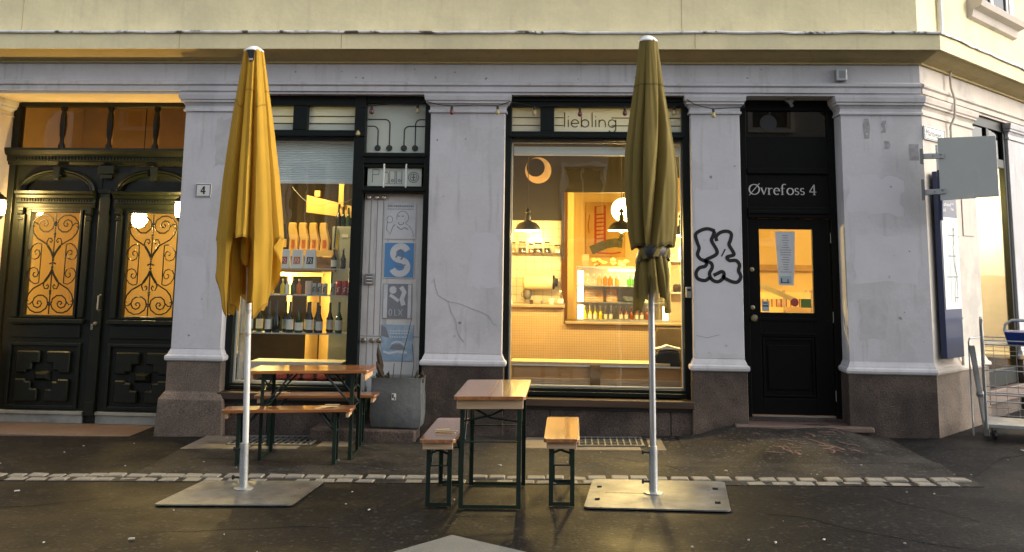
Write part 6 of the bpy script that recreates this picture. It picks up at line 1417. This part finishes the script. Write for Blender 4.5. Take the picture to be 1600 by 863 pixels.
mb = MB(); mb.lathe([(.001, 3.335), (.03, 3.332), (.055, 3.315), (.078, 3.298), (.078, 3.29), (.06, 3.288)], (-2.488, -2.42, 0), 22); obj('cap', mb, m_capwhite, P1, smooth=True)
mb = MB(); mb.prism([(-2.515, 3.29), (-2.455, 3.29), (-2.46, 3.20), (-2.485, 3.195), (-2.50, 3.24)], -2.515, -2.50); bp_ = obj('hub_bracket', mb, m_blackplastic, P1); mb = MB(); mb.box(-2.49, -2.462, -2.522, -2.516, 3.205, 3.22); obj('bracket_plate', mb, m_chrome, bp_)
def steel_plate(name, label, corners, z1=.009, mat=None, holes=None):
    cx = sum(p[0] for p in corners)/4; cy = sum(p[1] for p in corners)/4
    t_ = thing(name, label, 'base plate', (cx, cy, gz(cx)), 'steel parasol base plates')
    c0, c1, c2, c3 = [Vector(p) for p in corners]
    P = lambda u_, v_: (c0*(1-u_)+c1*u_)*(1-v_)+(c3*(1-u_)+c2*u_)*v_
    loop = []; rc_ = .045
    for (uc, vc, a0) in ((rc_, rc_, 180), (1-rc_, rc_, 270), (1-rc_, 1-rc_, 0), (rc_, 1-rc_, 90)):
        for k in range(6): a_ = rad(a0+k*18); loop.append(P(uc+rc_*math.cos(a_), vc+rc_*math.sin(a_)))
    bm = bmesh.new(); off = Vector((cx, cy, gz(cx)))
    def ring_(pts):
        vs2 = [bm.verts.new(Vector((p_.x, p_.y, gz(p_.x)+.0095))-off) for p_ in pts]
        for i_ in range(len(vs2)): bm.edges.new((vs2[i_], vs2[(i_+1) % len(vs2)]))
    ring_(loop)
    for a_, b_, c_, d_ in (holes or []): ring_([P(a_, c_), P(b_, c_), P(b_, d_), P(a_, d_)])
    bmesh.ops.triangle_fill(bm, use_beauty=True, use_dissolve=False, edges=list(bm.edges))
    r_ = bmesh.ops.extrude_face_region(bm, geom=list(bm.faces)); bmesh.ops.translate(bm, verts=[v for v in r_['geom'] if isinstance(v, bmesh.types.BMVert)], vec=(0, 0, z1))
    bmesh.ops.recalc_face_normals(bm, faces=bm.faces)
    me = bpy.data.meshes.new('plate'); bm.to_mesh(me); bm.free(); me.materials.append(mat or m_plate)
    o = bpy.data.objects.new('plate', me); COL.objects.link(o); o.parent = t_
    return t_
b1 = steel_plate('steel_weight', 'plain grey steel plate under the yellow parasol', [(-2.86, -2.92), (-1.90, -2.90), (-1.86, -2.12), (-2.79, -2.15)])
P2 = thing('parasol', 'closed olive mustard parasol tied with a black strap', 'parasol', (.59, -2.47, gz(.59)), 'closed parasols before the shopfront')
parasol_pole(P2, .59, -2.47, .575, -2.47, 3.34, m_alu, .023)
tab2 = [(1.80, .150), (1.86, .165), (1.95, .180), (2.1, .19), (2.3, .198), (2.52, .185), (2.8, .145), (3.1, .10), (3.37, .068)]
canopy(P2, .580, -2.47, 3.37, lambda z, d: interp(tab2, z), [(0, 180, 1.82, 1.80), (180, 300, 1.80, 1.83), (300, 360, 1.83, 1.82)],
       [(330, -44, .40, 16), (248, -4, .26, 9), (215, -3, .12, 9), (350, -6, .26, 9), (15, 0, .3, 14), (60, 0, .4, 14), (100, 0, .4, 14), (150, 0, .35, 12)], m_fab_o, seed=11, lean=(.008, 0), wrinkle=.0018, hem_mat=m_hem_o)
tab3 = [(1.25, .13), (1.40, .135), (1.6, .13), (1.76, .105), (1.84, .10)]
canopy(P2, .595, -2.47, 1.84, lambda z, d: interp(tab3, z), [(180, 232, 1.34, 1.36), (232, 258, 1.36, 1.60), (258, 285, 1.62, 1.45), (285, 320, 1.50, 1.40), (320, 350, 1.36, 1.34), (350, 440, 1.45, 1.5), (80, 180, 1.4, 1.5)],
       [(238, 30, .5, 16), (275, 60, .5, 14), (310, 40, .4, 13), (205, 10, .35, 12), (345, 30, .35, 12), (30, 0, .4, 15), (90, 0, .4, 15), (140, 0, .4, 15)], m_fab_o, seed=14, nz=30)
def strap_r(th, z): return .118+.012*math.sin(3*th+1)+.05*max(0, (z-1.80))
def strap_z(th, v): return 1.700+.100*v + .045*math.cos(th-rad(300))
mb = MB(); rings = []
for v in (0, .2, .5, .8, 1): rings.append([(.592+(strap_r(q, 1.78)+.010*math.sin(math.pi*v))*math.cos(q), -2.47+(strap_r(q, 1.78)+.010*math.sin(math.pi*v))*math.sin(q), strap_z(q, v)) for q in [2*math.pi*j/48 for j in range(48)]])
mb.loft(rings, cap=False); obj('strap', mb, m_blackplastic, P2, smooth=True)
for a0, w_, sk in ((208, 14, 14), (238, 16, -20), (266, 22, 24), (316, 13, 18), (342, 10, -10)):
    mb = MB(); rr_s = []
    for v in (.06, .5, .94):
        row = []
        for q in range(5):
            th = rad(a0+w_*q/4+sk*v); r_ = strap_r(th, 1.78)+.010*math.sin(math.pi*v)+.0025; row.append((.592+r_*math.cos(th), -2.47+r_*math.sin(th), strap_z(th, v)))
        rr_s.append(row)
    mb.loft(rr_s, closed=False, cap=False); obj('strap_print', mb, m_fab_o, P2)
mb = MB(); mb.lathe([(.001, 3.41), (.03, 3.407), (.055, 3.39), (.072, 3.372), (.072, 3.362), (.05, 3.36)], (.575, -2.47, 0), 22); obj('cap', mb, m_capwhite, P2, smooth=True)
b2 = steel_plate('steel_weight', 'steel plate with square corner holes under the olive parasol', [(.09, -2.90), (1.06, -2.97), (1.15, -2.06), (.17, -1.99)], holes=[(.06, .095, .22, .30), (.05, .085, .66, .74), (.90, .94, .20, .28), (.90, .94, .68, .76), (.12, .44, .488, .50)])

# ============================================================ OPPOSITE SIDE OF THE STREET (seen only as reflections)
OB = thing('opposite_building', 'grey rendered house across the street', 'building', (0, -22.3, 0))
wins = []
for k in range(-5, 6):
    xx = .38 + k*3.0
    for zc in ((2.4, 4.75), (6.0, 8.2)): wins.append((xx-.62, xx+.62, zc[0], zc[1]))
xs_ = sorted(set([-17, 17]+[w_[0] for w_ in wins]+[w_[1] for w_ in wins])); zs_ = [0, 2.4, 4.75, 6.0, 8.2, 9.0]
mb = MB()
for i in range(len(xs_)-1):
    for j in range(len(zs_)-1):
        xm, zm = (xs_[i]+xs_[i+1])/2, (zs_[j]+zs_[j+1])/2
        if any(a_ < xm < b_ and c_ < zm < d_ for a_, b_, c_, d_ in wins): continue
        mb.v += [(xs_[i], -22.3, zs_[j]), (xs_[i+1], -22.3, zs_[j]), (xs_[i+1], -22.3, zs_[j+1]), (xs_[i], -22.3, zs_[j+1])]; k = len(mb.v); mb.f.append((k-4, k-3, k-2, k-1))
mb.box(-17, 17, -28, -22.9, -.5, 9.0)
obj('wall', mb, m_opp_wall, OB)
for a_, b_, c_, d_ in wins:
    mb = MB(); frame_rect(mb, a_-.12, b_+.12, c_-.12, d_+.12, .12, -22.28, -22.2); frame_rect(mb, a_, b_, c_, d_, .07, -22.5, -22.42); mb.box((a_+b_)/2-.03, (a_+b_)/2+.03, -22.5, -22.42, c_+.07, d_-.07); fr = obj('window_frame', mb, m_opp_white, OB)
    mb = MB(); mb.box(a_, b_, -22.56, -22.54, c_, d_); obj('pane', mb, M('opp_pane', (.02, .02, .022), .1, var=0) if a_ == wins[0][0] and c_ == wins[0][2] else bpy.data.materials['opp_pane'], fr)

# ============================================================ LITTER
lt = MB(); rk = random.Random(21)
for k in range(90):
    x = rk.uniform(-5.2, 4.2); y = rk.uniform(-4.6, -.2) if k < 110 else rk.uniform(-2.3, .0); s_ = rk.uniform(.003, .010); a_ = rk.uniform(0, 3.14); L_ = s_*rk.uniform(.6, 2.4)
    if k >= 110: x = rk.uniform(2.2, 4.2)
    if (1.0 < x < 2.95 and y > -1.28): continue
    ca, sa = math.cos(a_), math.sin(a_); h = rk.uniform(.003, .008)
    P = [(x+u_*L_*ca-v_*s_*sa, y+u_*L_*sa+v_*s_*ca) for u_, v_ in ((-1, -1), (1, -.6), (.8, 1), (-.7, .8))]
    lt.loft([[(p_[0], p_[1], gz(p_[0])+.0095) for p_ in P], [(p_[0], p_[1], gz(p_[0])+.0095+h) for p_ in P]])
o = obj('litter', lt, m_litter, None); o['kind'] = 'stuff'; o['label'] = 'scattered cigarette ends and scraps of paper on the asphalt'
# fine cracks and old patch joints in the asphalt
ck = MB(); rk = random.Random(77)
def crack(x, y, a_, n, w_, wander=.5, dz=.0092):
    P_ = [(x, y)]
    for k in range(n): a_ += rk.uniform(-wander, wander)*.5; x += .07*math.cos(a_); y += .07*math.sin(a_); P_.append((x, y))
    for p_, q_ in zip(P_, P_[1:]):
        d = Vector((q_[0]-p_[0], q_[1]-p_[1])); nn = Vector((-d.y, d.x)).normalized()*w_*rk.uniform(.5, 1.2)
        ck.add([(p_[0]+nn.x, p_[1]+nn.y, gz(p_[0])+dz), (p_[0]-nn.x, p_[1]-nn.y, gz(p_[0])+dz), (q_[0]-nn.x, q_[1]-nn.y, gz(q_[0])+dz), (q_[0]+nn.x, q_[1]+nn.y, gz(q_[0])+dz)], [(0, 1, 2, 3)])
crack(-3.3, -1.2, -.1, 30, .004); crack(-1.4, -1.6, .9, 12, .004); crack(.2, -1.0, -.2, 14, .004)
crack(1.3, -3.0, -.15, 34, .004, dz=.004); crack(-5.0, -3.0, .1, 26, .004, dz=.004); crack(-2.6, -3.6, .4, 16, .003, dz=.004); crack(2.2, -2.5, -1.0, 14, .003, dz=.004); crack(.6, -4.0, .2, 20, .004, dz=.004)
o = obj('asphalt_crack', ck, M('tar_crack', (.002, .002, .002), .9, var=0, spec=.05), None); o['kind'] = 'stuff'; o['label'] = 'fine dark cracks running through the asphalt'
